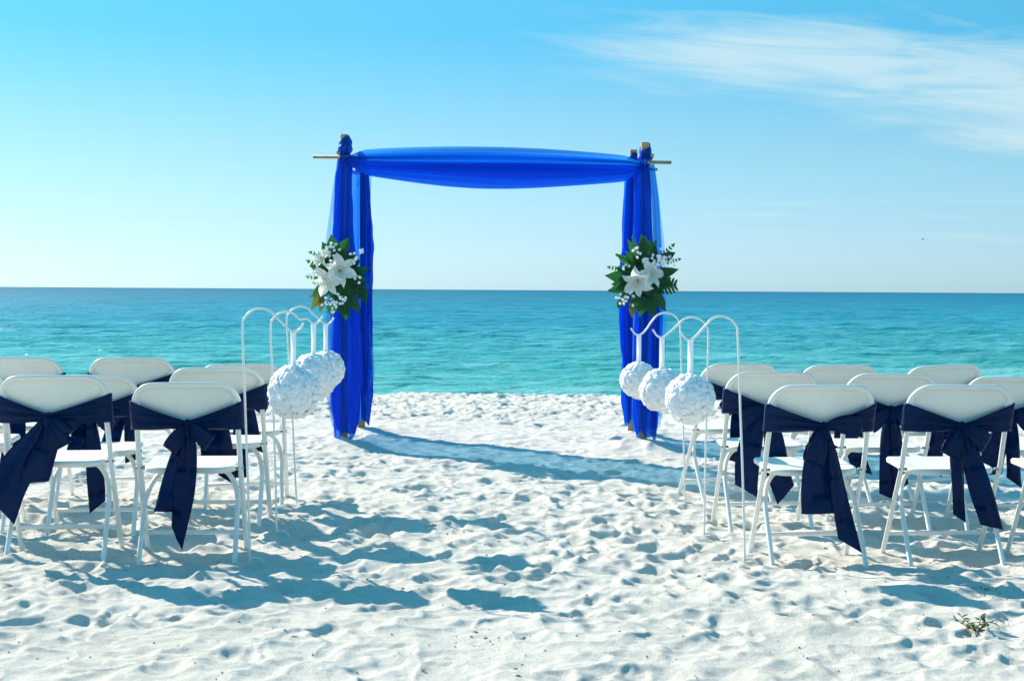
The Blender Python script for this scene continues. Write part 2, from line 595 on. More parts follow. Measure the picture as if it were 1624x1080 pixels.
def ground_at(x, y, r=0.04):
    return max(ground(x + a * r, y + b * r) for a in (-1, 0, 1) for b in (-1, 0, 1))


# ------------------------------------------------------------------ placements (metres; y is towards the sea)
LB, RB = 'left block facing sea', 'right block facing sea'
# x, y(rear feet), level, turn, row, seat, block
CHAIRS = {
    'A': (-1.776, 7.12, 0.012, 2.0, 'last row', 'second seat from the aisle', LB),
    'B': (-1.206, 7.15, -0.018, 1.5, 'last row', 'aisle seat', LB),
    'E0': (-2.490, 8.10, -0.01, 1.0, 'middle row', 'third seat from the aisle', LB),
    'E1': (-1.835, 8.05, -0.036, 3.0, 'middle row', 'second seat from the aisle', LB),
    'E2': (-1.215, 8.10, 0.0, 0.0, 'middle row', 'aisle seat', LB),
    'F1': (-2.450, 9.0, 0.008, 2.0, 'row nearest the arch', 'third seat from the aisle', LB),
    'F2': (-1.825, 9.05, 0.008, 0.0, 'row nearest the arch', 'second seat from the aisle', LB),
    'F3': (-1.205, 9.0, -0.02, 4.0, 'row nearest the arch', 'aisle seat', LB),
    'C': (1.590, 7.06, -0.01, 3.0, 'last row', 'aisle seat', RB),
    'D': (2.208, 7.07, -0.007, 2.0, 'last row', 'second seat from the aisle', RB),
    'G': (2.800, 7.10, -0.01, 1.0, 'last row', 'third seat from the aisle', RB),
    'H1': (1.588, 8.15, -0.011, 3.0, 'middle row', 'aisle seat', RB),
    'H2': (2.205, 8.2, -0.02, 2.0, 'middle row', 'second seat from the aisle', RB),
    'H3': (2.828, 8.2, -0.03, -2.0, 'middle row', 'third seat from the aisle', RB),
    'I1': (1.606, 9.3, -0.02, 14.0, 'row nearest the arch', 'aisle seat', RB),
    'I2': (2.185, 9.3, -0.023, 12.0, 'row nearest the arch', 'second seat from the aisle', RB),
    'I3': (2.840, 9.3, -0.022, 8.0, 'row nearest the arch', 'third seat from the aisle', RB),
}
# pole foot, top lean, hook direction (+1 towards right)
HOOKS = [
    # x, y, xtop, ytop level(top z), side, row phrase, block
    (-0.920, 7.14, -0.956, 1.113, 1, 'last row', 'left'),
    (-0.893, 7.94, -0.926, 1.088, 1, 'middle row', 'left'),
    (-0.912, 9.10, -0.972, 1.100, 1, 'row nearest the arch', 'left'),
    (1.271, 7.11, 1.225, 1.090, -1, 'last row', 'right'),
    (1.199, 7.87, 1.211, 1.073, -1, 'middle row', 'right'),
    (1.270, 9.03, 1.232, 1.078, -1, 'row nearest the arch', 'right'),
]
AF, AB = 12.2, 13.4
POSTS = [(-0.873, AF, 2.355), (1.385, AF, 2.317), (-0.815, AB, 2.30), (1.425, AB, 2.365)]

for k, v in CHAIRS.items():
    MOUNDS.append((v[0], v[1] + 0.12, v[2], 0.42))
MOUNDS += [(-0.87, AF, 0.085, 0.36), (1.385, AF, 0.09, 0.36), (-0.81, AB, 0.06, 0.33), (1.425, AB, 0.06, 0.33)]
Zg = build_beach()
# settle the sand to the level each chair and hook stands at
Zg -= Zg[(Yg > 5) & (Yg < 14) & (np.abs(Xg) < 4)].mean()
for _ in range(2):
    for v in list(CHAIRS.values()) + [(h[0], h[1] - 0.12, 0.0) for h in HOOKS]:
        r2 = (Xg - v[0]) ** 2 + (Yg - v[1] - 0.12) ** 2
        w_ = r2 < 0.09
        if w_.any():
            Zg += (v[2] - 0.008 - Zg[w_].mean()) * np.exp(-r2 / 0.16) * 0.85


def numpy_mesh(name, X, Y, Z, mat_):
    nr, nc = X.shape
    co = np.stack([X, Y, Z], -1).reshape(-1, 3).astype(np.float32)
    idx = np.arange(nr * nc).reshape(nr, nc)
    q = np.stack([idx[:-1, :-1], idx[:-1, 1:], idx[1:, 1:], idx[1:, :-1]], -1).reshape(-1, 4)
    me = bpy.data.meshes.new(name)
    me.vertices.add(len(co)); me.vertices.foreach_set('co', co.ravel())
    me.loops.add(q.size); me.loops.foreach_set('vertex_index', q.ravel().astype(np.int32))
    me.polygons.add(len(q))
    me.polygons.foreach_set('loop_start', np.arange(0, q.size, 4, dtype=np.int32))
    me.polygons.foreach_set('use_smooth', np.ones(len(q), bool))
    me.update(calc_edges=True)
    me.materials.append(mat_)
    return me


beach = link_mesh('beach', numpy_mesh('beach', Xg, Yg, Zg, M['sand']))
tag(beach, 'white trodden sand beach', None, None, 'structure')

# ------------------------------------------------------------------ sea
SEA_Z = -0.72


def build_sea():
    yw = np.concatenate([np.linspace(20.5, 24.0, 6), np.geomspace(24.3, 330, 860), np.geomspace(336, 40000, 60)])
    n = 560
    s = np.linspace(-1, 1, n)
    e = np.linspace(0, 1, 20)[1:] ** 2
    w = 1.5 + 0.36 * yw
    far = np.maximum(120, w * 8)
    X = np.concatenate([-w[:, None] - (far - w)[:, None] * e[None, ::-1], w[:, None] * s[None], w[:, None] + (far - w)[:, None] * e[None]], 1)
    Y = np.repeat(yw[:, None], X.shape[1], 1)
    r = np.random.default_rng(21)
    Z = np.zeros_like(X)
    DX = np.zeros_like(X)
    for k in range(110):
        lam = 10 ** r.uniform(-0.40, 1.05)
        th = r.normal(0, 0.50 if lam < 1.5 else 0.34) + 0.12
        kx, ky = math.sin(th) * 2 * math.pi / lam, math.cos(th) * 2 * math.pi / lam
        a = lam / (2 * math.pi) * float(np.interp(lam, [0.4, 1.0, 2.0, 4.0, 11.0], [0.066, 0.050, 0.020, 0.009, 0.003]))
        ph = r.uniform(0, 6.28)
        fade = np.clip((lam / (0.0030 * Y * 3.0)) - 0.6, 0, 1)
        p = kx * X + ky * Y + ph
        Z += a * fade * np.sin(p)
        Z += a * fade * 0.25 * np.cos(2 * p)
    gust = 0.75 + 0.8 * fbm(X * 0.05, Y * 0.09 + 3, 3)
    Z = Z * np.clip(gust, 0.8, 1.15) * np.interp(Y, [25, 45, 110, 250], [0.85, 1.0, 1.3, 1.6])
    Z[:, :] += SEA_Z
    return X, Y, Z


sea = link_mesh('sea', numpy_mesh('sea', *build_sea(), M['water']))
tag(sea, 'turquoise sea reaching to the horizon', None, None, 'structure')

# ------------------------------------------------------------------ chairs


def up_y(z):
    """y of the long upright at height z"""
    return 0.06 - (z - 0.42) * 0.316 if z > 0.42 else 0.06 + (0.42 - z) * 0.60


def rrect(hw, z0, z1, rt, rb, nc=9, ns=8):
    """closed outline x,z of a panel with rounded corners, starting bottom centre"""
    P = []
    def arc(cx, cz, r, a0, a1):
        for k in range(nc):
            a = a0 + (a1 - a0) * k / (nc - 1)
            P.append((cx + r * math.cos(a), cz + r * math.sin(a)))
    def line(x0, z0_, x1, z1_):
        for k in range(1, ns):
            t = k / ns
            P.append((x0 + (x1 - x0) * t, z0_ + (z1_ - z0_) * t))
    arc(hw - rb, z0 + rb, rb, -math.pi / 2, 0); line(hw, z0 + rb, hw, z1 - rt)
    arc(hw - rt, z1 - rt, rt, 0, math.pi / 2); line(hw - rt, z1, -hw + rt, z1)
    arc(-hw + rt, z1 - rt, rt, math.pi / 2, math.pi); line(-hw, z1 - rt, -hw, z0 + rb)
    arc(-hw + rb, z0 + rb, rb, math.pi, 1.5 * math.pi); line(-hw + rb, z0, hw - rb, z0)
    return P


def back_curve(x):
    return -0.034 * (1 - (x / 0.24) ** 2)


def backrest_mesh():
    hw, z0, z1, rt, rb = 0.24, 0.606, 0.80, 0.095, 0.03
    ringsdef = [(0.024, 0.010), (0.005, 0.010), (0.0, 0.004), (0.0, -0.010), (0.004, -0.0155), (0.015, -0.0165), (0.021, -0.012), (0.026, -0.003), (0.04, 0.0)]
    V = []
    for ins, oy in ringsdef:
        for x, z in rrect(hw - ins, z0 + ins, z1 - ins, max(rt - ins, 0.01), max(rb - ins, 0.004)):
            # the top edge is slightly crowned
            zz = z + 0.006 * (1 - (x / hw) ** 2) * max(0, (z - 0.7) / 0.1)
            V.append((x, up_y(z) + back_curve(x) + oy, zz))
    n = len(V) // len(ringsdef)
    F = grid_faces(n, len(ringsdef), True)
    # fill both faces with shrinking rings
    def fill(start, oy, flip):
        nonlocal V, F
        prev = start
        base = V[start:start + n]
        for s in (0.8, 0.55, 0.3, 0.1):
            idx = len(V)
            for x, y, z in base:
                x2 = x * s; z2 = 0.70 + (z - 0.70) * s
                V.append((x2, up_y(z2) + back_curve(x2) + oy, z2))
            for i in range(n):
                i2 = (i + 1) % n
                q = (prev + i, prev + i2, idx + i2, idx + i)
                F.append(q[::-1] if flip else q)
            prev = idx
        q = tuple(range(prev, prev + n))
        F.append(q[::-1] if flip else q)
    fill(n * (len(ringsdef) - 1), 0.0, False)
    fill(0, 0.010, True)
    return V, F


def seat_mesh():
    out = rrect(0.205, -0.19, 0.19, 0.05, 0.085, 9, 7)   # x, y plan, rear corners rounder
    ringsdef = [(0.0, -0.029, 0.012), (0.0, -0.024, 0.002), (0.0, -0.008, 0.0), (0.0, 0.0, 0.006), (0.0, -0.001, 0.020), (0.0, -0.007, 0.05), (0.0, -0.012, 0.10), (0.0, -0.014, 0.16)]
    V = []
    for _, dz_, ins in ringsdef:
        for x, y in out:
            s = 1 - ins / 0.20
            X, Y = x * s, y * s
            zz = 0.418 + 0.020 * (Y + 0.19) / 0.38 + dz_ - 0.010 * max(0, (Y - 0.12) / 0.07) ** 2 * 0.6
            V.append((X, Y + 0.215, zz))
    n = len(out)
    F = grid_faces(n, len(ringsdef), True)
    F.append(tuple(range(n - 1, -1, -1)))
    F.append(tuple(range((len(ringsdef) - 1) * n, len(ringsdef) * n)))
    return V, F


def upright_mesh(s):
    pts = [(s * 0.213, up_y(0.74) + back_curve(0.213), 0.74), (s * 0.221, up_y(0.60) + back_curve(0.221), 0.60), (s * 0.224, up_y(0.50), 0.50),
           (s * 0.225, up_y(0.42) + 0.002, 0.42), (s * 0.226, up_y(0.30), 0.30), (s * 0.227, up_y(0.12), 0.12), (s * 0.228, up_y(-0.045), -0.045)]
    return tube(pts, 0.0118, 10, 3, 0.8)


def rear_leg_mesh(s):
    pts = [(s * 0.09, 0.235, 0.388), (s * 0.130, 0.225, 0.385), (s * 0.163, 0.205, 0.362), (s * 0.188, 0.175, 0.325), (s * 0.203, 0.135, 0.278), (s * 0.2085, 0.105, 0.235), (s * 0.209, 0.05, 0.15), (s * 0.211, -0.085, -0.055)]
    return tube(pts, 0.0112, 10, 4)


def crossbar_mesh():
    y = up_y(0.095)
    return tube([(-0.224, y, 0.095), (0.0, y, 0.095), (0.224, y, 0.095)], 0.0105, 8, 0, 0.7)


def rear_bar_mesh():
    return tube([(-0.10, 0.245, 0.386), (0.0, 0.247, 0.386), (0.10, 0.245, 0.386)], 0.0112, 8)


def pivot_mesh(s):
    return tube([(s * 0.200, up_y(0.415), 0.415), (s * 0.240, up_y(0.415), 0.415)], 0.007, 8)


def foot_mesh(s, rear):
    if rear:
        return tube([(s * 0.2135, -0.052, -0.018), (s * 0.2128, -0.080, -0.063)], 0.0145, 10)
    return tube([(s * 0.2279, up_y(-0.01), -0.01), (s * 0.2281, up_y(-0.05), -0.05)], 0.0148, 10)


CH = {
    'backrest': make_mesh('backrest', *backrest_mesh(), M['plastic']),
    'seat': make_mesh('seat', *seat_mesh(), M['plastic']),
    'uprightL': make_mesh('upright', *upright_mesh(-1), M['white_metal']), 'uprightR': make_mesh('upright', *upright_mesh(1), M['white_metal']),
    'rearL': make_mesh('rear_leg', *rear_leg_mesh(-1), M['white_metal']), 'rearR': make_mesh('rear_leg', *rear_leg_mesh(1), M['white_metal']),
    'bar': make_mesh('crossbar', *crossbar_mesh(), M['white_metal']), 'rbar': make_mesh('seat_bar', *rear_bar_mesh(), M['white_metal']),
    'pivL': make_mesh('pivot_bolt', *pivot_mesh(-1), M['steel']), 'pivR': make_mesh('pivot_bolt', *pivot_mesh(1), M['steel']),
}


def strip(path, nw=9, ns=26, fold=0.0, ripple=0.0, seed=0, cut=0.0, depth0=-0.05):
    """cloth tail: path of (dx, dz, width, dy); cross direction stays level-ish"""
    rr = random.Random(seed)
    P = catmull([np.array(p, float) for p in path], 8)
    P = [P[int(round(k * (len(P) - 1) / (ns - 1)))] for k in range(ns)]
    V = []
    ph = rr.uniform(0, 6)
    for i, p in enumerate(P):
        t = i / (ns - 1)
        a = P[max(i - 1, 0)]; b = P[min(i + 1, ns - 1)]
        d = np.array((b[0] - a[0], b[1] - a[1])); d /= np.linalg.norm(d) + 1e-9
        nrm = np.array((-d[1], d[0]))
        if nrm[0] < 0: nrm = -nrm
        for k in range(nw):
            u = k / (nw - 1) * 2 - 1
            w = p[2] * 0.5
            pin = (1 - t) ** 2
            yy = p[3] + fold * (abs(u) - 0.5) * (0.35 + pin) + 0.007 * math.sin(u * 7 + ph) * (0.4 + pin) + ripple * math.sin(t * 7 + ph + u * 1.3) * t
            c = cut * u * t ** 6
            V.append((p[0] + nrm[0] * w * u + d[0] * c, yy, p[1] + nrm[1] * w * u + d[1] * c))
    return V, grid_faces(nw, ns)


def thicken(vf, th):
    V, F = vf
    V = [np.array(v, float) for v in V]
    nrm = [np.zeros(3) for _ in V]
    edges = {}
    for f in F:
        n = np.cross(V[f[1]] - V[f[0]], V[f[2]] - V[f[0]])
        for i in f: nrm[i] += n
        for a, b in zip(f, f[1:] + f[:1]):
            edges[(a, b)] = 1
    nrm = [n / (np.linalg.norm(n) + 1e-12) for n in nrm]
    m = len(V)
    V2 = V + [v + n * th for v, n in zip(V, nrm)]
    F2 = [tuple(f[::-1]) for f in F] + [tuple(i + m for i in f) for f in F]
    for (a, b) in edges:
        if (b, a) not in edges:
            F2.append((a, b, b + m, a + m))
    return V2, F2


def band_mesh(seed, kx):
    rr = random.Random(seed)
    ph = rr.uniform(0, 6)
    hw = 0.2475
    nb, nf, nh = 41, 13, 13
    V = []
    for k in range(nb):   # across the back, pinched at the knot
        x = -hw + 2 * hw * k / (nb - 1)
        q = (x - kx) / (hw - kx) if x > kx else (kx - x) / (hw + kx)
        q = min(1, abs(q))
        zt = 0.636 + (0.722 - 0.636) * q ** 1.12
        zb = 0.611 - 0.018 * q ** 0.7 - 0.006 * math.sin(q * math.pi)
        for j in range(nh):
            v = j / (nh - 1)
            z = zb + (zt - zb) * v
            pleat = 0.0065 * math.sin(v * 15 + ph + q * 2.0) * (1 - q) ** 0.7 * (0.3 + q) * 2.2
            y = up_y(z) + back_curve(x) - 0.022 - 0.016 * (1 - q) ** 1.5 + pleat
            if q > 0.97: y += 0.010
            V.append((x, y, z))
    for k in range(nf):   # round the front
        x = hw - 2 * hw * k / (nf - 1)
        for j in range(nh):
            v = j / (nh - 1)
            z = 0.594 + 0.128 * v
            e = abs(x) / hw
            V.append((x * 1.004, up_y(z) + back_curve(x) + (0.019 if e < 0.98 else 0.006) + 0.002 * math.sin(v * 9 + x * 20), z))
    n = nb + nf
    F = []
    for k in range(n):
        k2 = (k + 1) % n
        for j in range(nh - 1):
            F.append((k * nh + j, k2 * nh + j, k2 * nh + j + 1, k * nh + j + 1))
    return V, F


def loop_mesh(kx, kz, ang, length, width, seed):
    """one loop of a bow lying against the chair back"""
    rr = random.Random(seed)
    e = np.array((math.cos(ang), math.sin(ang)))
    n = np.array((-e[1], e[0]))
    ns, nw = 22, 9
    y0 = up_y(kz) - 0.058
    V = []
    for i in range(ns):
        t = i / (ns - 1)
        a = t * 2 * math.pi
        s = (1 - math.cos(a)) / 2         # out and back
        yy = 0.024 * math.sin(a) * (0.4 + s)
        w = 0.018 + (width - 0.018) * math.sin(min(1, s * 1.15) * math.pi / 2) ** 1.0
        for k in range(nw):
            u = k / (nw - 1) * 2 - 1
            sag = -0.02 * s * s
            y = y0 - yy - 0.012 + 0.006 * math.sin(u * 8 + seed) * (1 - s * 0.5)
            V.append((kx + e[0] * length * s + n[0] * w * u * 0.5, y, kz + e[1] * length * s + n[1] * w * u * 0.5 + sag))
    return V, grid_faces(nw, ns)


def knot_mesh(kx, kz, seed):
    rr = random.Random(seed)
    V, nu, nv = [], 18, 12
    for j in range(nv):
        ph = math.pi * j / (nv - 1)
        for i in range(nu):
            th = 2 * math.pi * i / nu
            wr = 1 + 0.10 * math.sin(3 * th + 4 * ph + seed) + 0.06 * math.sin(7 * ph + seed)
            V.append((kx + 0.024 * wr * math.sin(ph) * math.cos(th), up_y(kz) - 0.058 + 0.022 * wr * math.sin(ph) * math.sin(th), kz - 0.006 + 0.024 * wr * math.cos(ph)))
    return V, grid_faces(nu, nv, True)


# tails: list of (path relative to the knot [(dx, dz, width)], slanted cut); loops: (angle deg, length, width)
SASH = {
    'A': (-0.02, [([(0, 0, .04), (-.05, -.09, .09), (-.12, -.20, .15), (-.175, -.31, .16), (-.205, -.40, .15)], .05), ([(0, 0, .04), (.005, -.10, .085), (-.03, -.20, .11), (-.055, -.285, .11)], -.02)], [(-62, .13, .09), (-40, .11, .08)]),
    'B': (0.008, [([(0, 0, .04), (-.03, -.10, .06), (-.065, -.24, .085), (-.095, -.385, .10)], -.01), ([(0, 0, .04), (.005, -.12, .075), (-.012, -.30, .095), (-.042, -.50, .06)], .05)], [(-128, .125, .075), (-35, .12, .075)]),
    'C': (0.006, [([(0, 0, .04), (-.03, -.10, .09), (-.03, -.24, .135), (-.025, -.385, .14)], .0), ([(0, 0, .03), (.035, -.13, .05), (.07, -.32, .075), (.115, -.525, .085)], .04)], [(6, .17, .095), (-108, .15, .10)]),
    'D': (0.005, [([(0, 0, .04), (-.02, -.12, .06), (-.015, -.27, .06), (-.008, -.41, .05)], .02), ([(0, 0, .04), (.03, -.11, .08), (.075, -.27, .10), (.13, -.445, .10)], .03)], [(-30, .125, .085), (-118, .13, .075)]),
    'E1': (0.0, [([(0, 0, .04), (-.04, -.10, .08), (-.07, -.25, .10)], .02), ([(0, 0, .04), (.02, -.15, .075), (.035, -.33, .085), (.045, -.47, .085)], -.03)], [(-25, .13, .08), (-150, .12, .08)]),
    'E2': (0.01, [([(0, 0, .05), (-.03, -.12, .12), (0.0, -.27, .16)], .02), ([(0, 0, .03), (.03, -.16, .07), (.05, -.38, .085)], .03)], [(-25, .12, .08), (-155, .12, .08)]),
    'H1': (-0.03, [([(0, 0, .04), (-.06, -.11, .10), (-.10, -.26, .13), (-.11, -.42, .12)], .03), ([(0, 0, .04), (.03, -.15, .1), (.05, -.32, .12), (.09, -.44, .12)], -.03)], [(-20, .14, .09), (-165, .15, .09)]),
    'H2': (-0.005, [([(0, 0, .04), (-.01, -.14, .08), (-.015, -.30, .09), (-.01, -.45, .09)], .02), ([(0, 0, .04), (.02, -.13, .06), (.035, -.27, .07), (.05, -.40, .07)], -.02)], [(-150, .13, .085), (-30, .11, .08)]),
    'H3': (0.0, [([(0, 0, .04), (-.05, -.10, .10), (-.09, -.22, .12), (-.12, -.32, .13)], -.02), ([(0, 0, .04), (.0, -.15, .07), (.01, -.36, .08)], .03)], [(-150, .13, .085), (-30, .12, .08)]),
    'I2': (0.0, [([(0, 0, .04), (.04, -.14, .08), (.09, -.30, .10), (.14, -.44, .10)], .04), ([(0, 0, .04), (0, -.14, .07), (.0, -.30, .08)], .0)], [(-150, .13, .085), (-30, .12, .08)]),
}


def default_sash(seed):
    rr = random.Random(seed)
    l1, l2 = rr.uniform(.3, .45), rr.uniform(.28, .5)
    d1, d2 = rr.uniform(-.12, -.02), rr.uniform(.0, .1)
    return (rr.uniform(-.02, .02), [([(0, 0, .04), (d1 * .4, -l1 * .3, .08), (d1, -l1, .11)], rr.uniform(-.03, .03)), ([(0, 0, .04), (d2 * .4, -l2 * .3, .07), (d2, -l2, .09)], rr.uniform(-.03, .03))],
            [(-rr.uniform(20, 40), .13, .085), (-rr.uniform(140, 160), .13, .085)])


def seat_hit(dx, z):
    """cloth must hang clear behind the seat and rear legs"""
    return 0


SASH_NOTE = {'A': 'navy sash with both tails blown sideways, on second chair from aisle, last row, left block',
             'B': 'navy sash hanging straight in a long point, on aisle chair, last row, left block'}
for idx, (key, (x, y, lev, turn, row, seat_n, blk)) in enumerate(CHAIRS.items()):
    ch = empty('folding_chair', (x, y + 0.06, lev), R(turn))
    tag(ch, 'white folding chair, %s, %s, %s' % (seat_n, row, blk), 'chair', 'folding chairs set out in rows')
    for nm in ('backrest', 'seat', 'uprightL', 'uprightR', 'rearL', 'rearR', 'bar', 'rbar', 'pivL', 'pivR'):
        link_mesh(CH[nm].name.split('.')[0], CH[nm], ch)
    tr_ = random.Random(idx + 400)
    ch.rotation_euler.x, ch.rotation_euler.y = R(tr_.uniform(-1.0, 1.0)), R(-3 if key == 'I3' else tr_.uniform(-0.9, 0.9))
    kx, tails, loops = SASH.get(key) or default_sash(idx * 7 + 3)
    kz = 0.622
    sh = empty('chair_sash', (x, y + 0.06, lev), R(turn))
    sh.rotation_euler = ch.rotation_euler
    seat_w = seat_n.replace(' seat', ' chair')
    tag(sh, 'navy satin sash on %s, %s, %s' % (seat_w.replace('from the aisle', 'from aisle'), row, blk), 'sash', 'navy sashes tied round the chairs')
    part('band', thicken(band_mesh(idx, kx), 0.0012), M['navy'], sh)
    part('knot', knot_mesh(kx, kz, idx), M['navy'], sh)
    for li, (ang, ln, wd) in enumerate(loops):
        part('bow_loop', thicken(loop_mesh(kx, kz, R(ang), ln, wd, idx * 3 + li), 0.001), M['navy'], sh)
    for ti, (path, cut) in enumerate(tails):
        pp = []
        for dxp, dzp, w in path:
            zz = kz + dzp
            yy = min(up_y(max(kz + dzp * 0.35, 0.5)), 0.0) - 0.062 - 0.018 * ti - 0.05 * (-dzp)
            pp.append((kx + dxp, zz, w, yy))
        part('tail', thicken(strip(pp, 11, 28, 0.022, 0.012, idx * 5 + ti, cut), 0.001), M['navy'], sh)

# ------------------------------------------------------------------ shepherd hooks and flower balls


def rose_mesh():
    V, F = [], []
    rr = random.Random(4)
    k = 0
    for ring, (cnt, tilt, ln, wd, r0) in enumerate(((3, 0.12, 0.026, 0.016, 0.003), (4, 0.38, 0.027, 0.022, 0.007), (5, 0.78, 0.027, 0.026, 0.010), (6, 1.15, 0.028, 0.030, 0.012))):
        for p in range(cnt):
            a = 2 * math.pi * (p + 0.5 * (ring % 2)) / cnt + rr.uniform(-.15, .15)
            nl, nw = 6, 5
            base = len(V)
            tl = tilt + rr.uniform(-.1, .1)
            for j in range(nl):
                t = j / (nl - 1)
                wj = wd * (0.35 + 1.25 * t - 0.65 * t ** 3)
                # petal rises and curls outwards at its lip
                curl = 0.9 * t ** 3
                out = r0 + ln * t * math.sin(tl + curl * 0.6)
                hi = ln * t * math.cos(tl * 0.9 + curl)
                for i in range(nw):
                    u = i / (nw - 1) * 2 - 1
                    da = u * wj / max(r0 + out * 0.6, 0.008) * 0.42
                    rad = out * (1 - 0.10 * u * u)
                    V.append((math.cos(a + da) * rad, math.sin(a + da) * rad, hi - 0.002 * u * u + rr.uniform(-.0008, .0008)))
            for j in range(nl - 1):
                for i in range(nw - 1):
                    F.append((base + j * nw + i, base + j * nw + i + 1, base + (j + 1) * nw + i + 1, base + (j + 1) * nw + i))
    return V, F


ROSE = make_mesh('rose', *rose_mesh(), M['petal'])


def ball_core(r):
    V, nu, nv = [], 20, 12
    for j in range(nv):
        ph = math.pi * j / (nv - 1)
        for i in range(nu):
            th = 2 * math.pi * i / nu
            V.append((r * math.sin(ph) * math.cos(th), r * math.sin(ph) * math.sin(th), r * math.cos(ph)))
    return V, grid_faces(nu, nv, True)


CORE = make_mesh('foam_core', *ball_core(0.092), M['core'])
RIM = 0.128

# ball centre (x, z), radius factor, per hook; drop of the hook's cup
BALLS = [(-0.734, 0.745, 1.02), (-0.718, 0.770, 0.97), (-0.755, 0.745, 0.95), (1.016, 0.725, 0.98), (0.985, 0.718, 0.94), (1.000, 0.700, 0.92)]
for hi, (hk, bl) in enumerate(zip(HOOKS, BALLS)):
    x, y, xt, ztop, sd_, row, side = hk
    bx_, bz_, bs = bl
    o = empty('shepherd_hook', (x, y, 0))
    g0 = -0.10
    cupx = bx_ - x
    topx = xt - x
    cup_z = bz_ + RIM * bs + 0.155 - 0.02
    span = abs(cupx - topx)
    pts = [(0, 0, g0), (topx * 0.35, 0, 0.35), (topx * 0.7, 0, 0.7), (topx, 0, ztop - span * 0.42)]
    # crook
    cx_, rz = topx + sd_ * span * 0.36, span * 0.36
    for a in (150, 120, 90, 60, 30):
        pts.append((cx_ - sd_ * rz * math.cos(R(180 - a)) * -1 if False else cx_ + sd_ * rz * math.cos(R(a)), 0, ztop - rz + rz * math.sin(R(a))))
    pts.append((cupx - sd_ * span * 0.14, 0, cup_z + 0.022))
    pts.append((cupx, 0, cup_z))
    pts.append((cupx + sd_ * 0.026, 0, cup_z + 0.010))
    pts.append((cupx + sd_ * 0.046, 0, cup_z + 0.038))
    part('rod', tube(pts, 0.0051, 10, 5), M['white_metal'], o)
    # step-in prong at the foot, half buried
    part('foot_prong', tube([(0.0, 0.0, 0.012), (0.035, 0.01, 0.008), (0.06, 0.015, -0.03), (0.062, 0.015, -0.12)], 0.0052, 8, 3), M['white_metal'], o)
    tag(o, 'white metal shepherd hook beside the %s, %s side facing the sea' % (row, side), 'hook', 'shepherd hooks lining the aisle')
    b = empty('flower_ball', (bx_, y, bz_), hi * 1.7)
    tag(b, 'ball of white roses beside the %s, %s side facing the sea' % (row, side), 'flower ball', 'rose balls lining the aisle')
    c = link_mesh('foam_core', CORE, b); c.scale = (bs, bs, bs)
    rr = random.Random(hi + 50)
    nroses = 42
    for k in range(nroses):
        zz = 1 - 2 * (k + 0.5) / nroses
        ph = k * 2.399963 + hi
        d = Vector((math.sqrt(1 - zz * zz) * math.cos(ph), math.sqrt(1 - zz * zz) * math.sin(ph), zz))
        d = (d + Vector((rr.gauss(0, .05), rr.gauss(0, .05), rr.gauss(0, .05)))).normalized()
        ro = link_mesh('rose', ROSE, b)
        ro.rotation_mode = 'QUATERNION'
        q = d.to_track_quat('Z', 'Y')
        from mathutils import Quaternion
        ro.rotation_quaternion = q @ Quaternion((0, 0, 1), rr.uniform(0, 6.28))
        ro.location = d * (0.084 + rr.uniform(-.004, .005)) * bs
        s = rr.uniform(1.5, 1.85) * bs
        ro.scale = (s, s, s * rr.uniform(0.85, 1.15))
    # ribbon: two flat bands from the ball to the cup of the hook
    top = cup_z - bz_
    V, F = [], []
    for off in (-0.006, 0.006):
        base = len(V)
        for j in range(8):
            t = j / 7
            w = 0.013 * (1 - 0.12 * math.sin(t * 3.1))
            for i in range(4):
                u = i / 3 * 2 - 1
                V.append((u * w, off * (1 - abs(2 * t - 1)) * 1.2 + 0.0005 * (1 if off > 0 else -1), 0.085 * bs + (top + 0.004 - 0.085 * bs) * t))
        F += [tuple(q + base for q in f) for f in grid_faces(4, 8)]
    rb = part('ribbon', (V, F), M['ribbon'], b)
    rb.rotation_euler.z = -hi * 1.7 + 0.15

# ------------------------------------------------------------------ wedding arch
arch = empty('wedding_arch', (0.27, (AF + AB) / 2, 0.0))
tag(arch, 'square timber wedding arch of four posts under blue drapes at the aisle end', 'arch')
ax, ay = arch.location.x, arch.location.y
for (x, y, zt) in POSTS:
    gz = -0.25
    part('post', box(x - ax, y - ay, (zt + gz) / 2, 0.058, 0.058, zt - gz, 0.004), M['wood'], arch, False)
part('front_beam', tube([(-1.105 - ax, AF - 0.045 - ay, 2.183), (0.25 - ax, AF - 0.045 - ay, 2.175), (1.578 - ax, AF - 0.045 - ay, 2.163)], 0.0125, 10), M['bamboo'], arch)
part('back_beam', tube([(-1.02 - ax, AB - 0.045 - ay, 2.20), (1.62 - ax, AB - 0.045 - ay, 2.20)], 0.0125, 10), M['bamboo'], arch)
for (xa, xb) in ((-0.873, -0.815), (1.385, 1.425)):
    s = -1 if xa < 0 else 1
    part('side_beam', tube([(xa - ax + s * 0.042, AF - 0.12 - ay, 2.21), (xb - ax + s * 0.042, AB + 0.12 - ay, 2.235)], 0.0125, 10), M['bamboo'], arch)


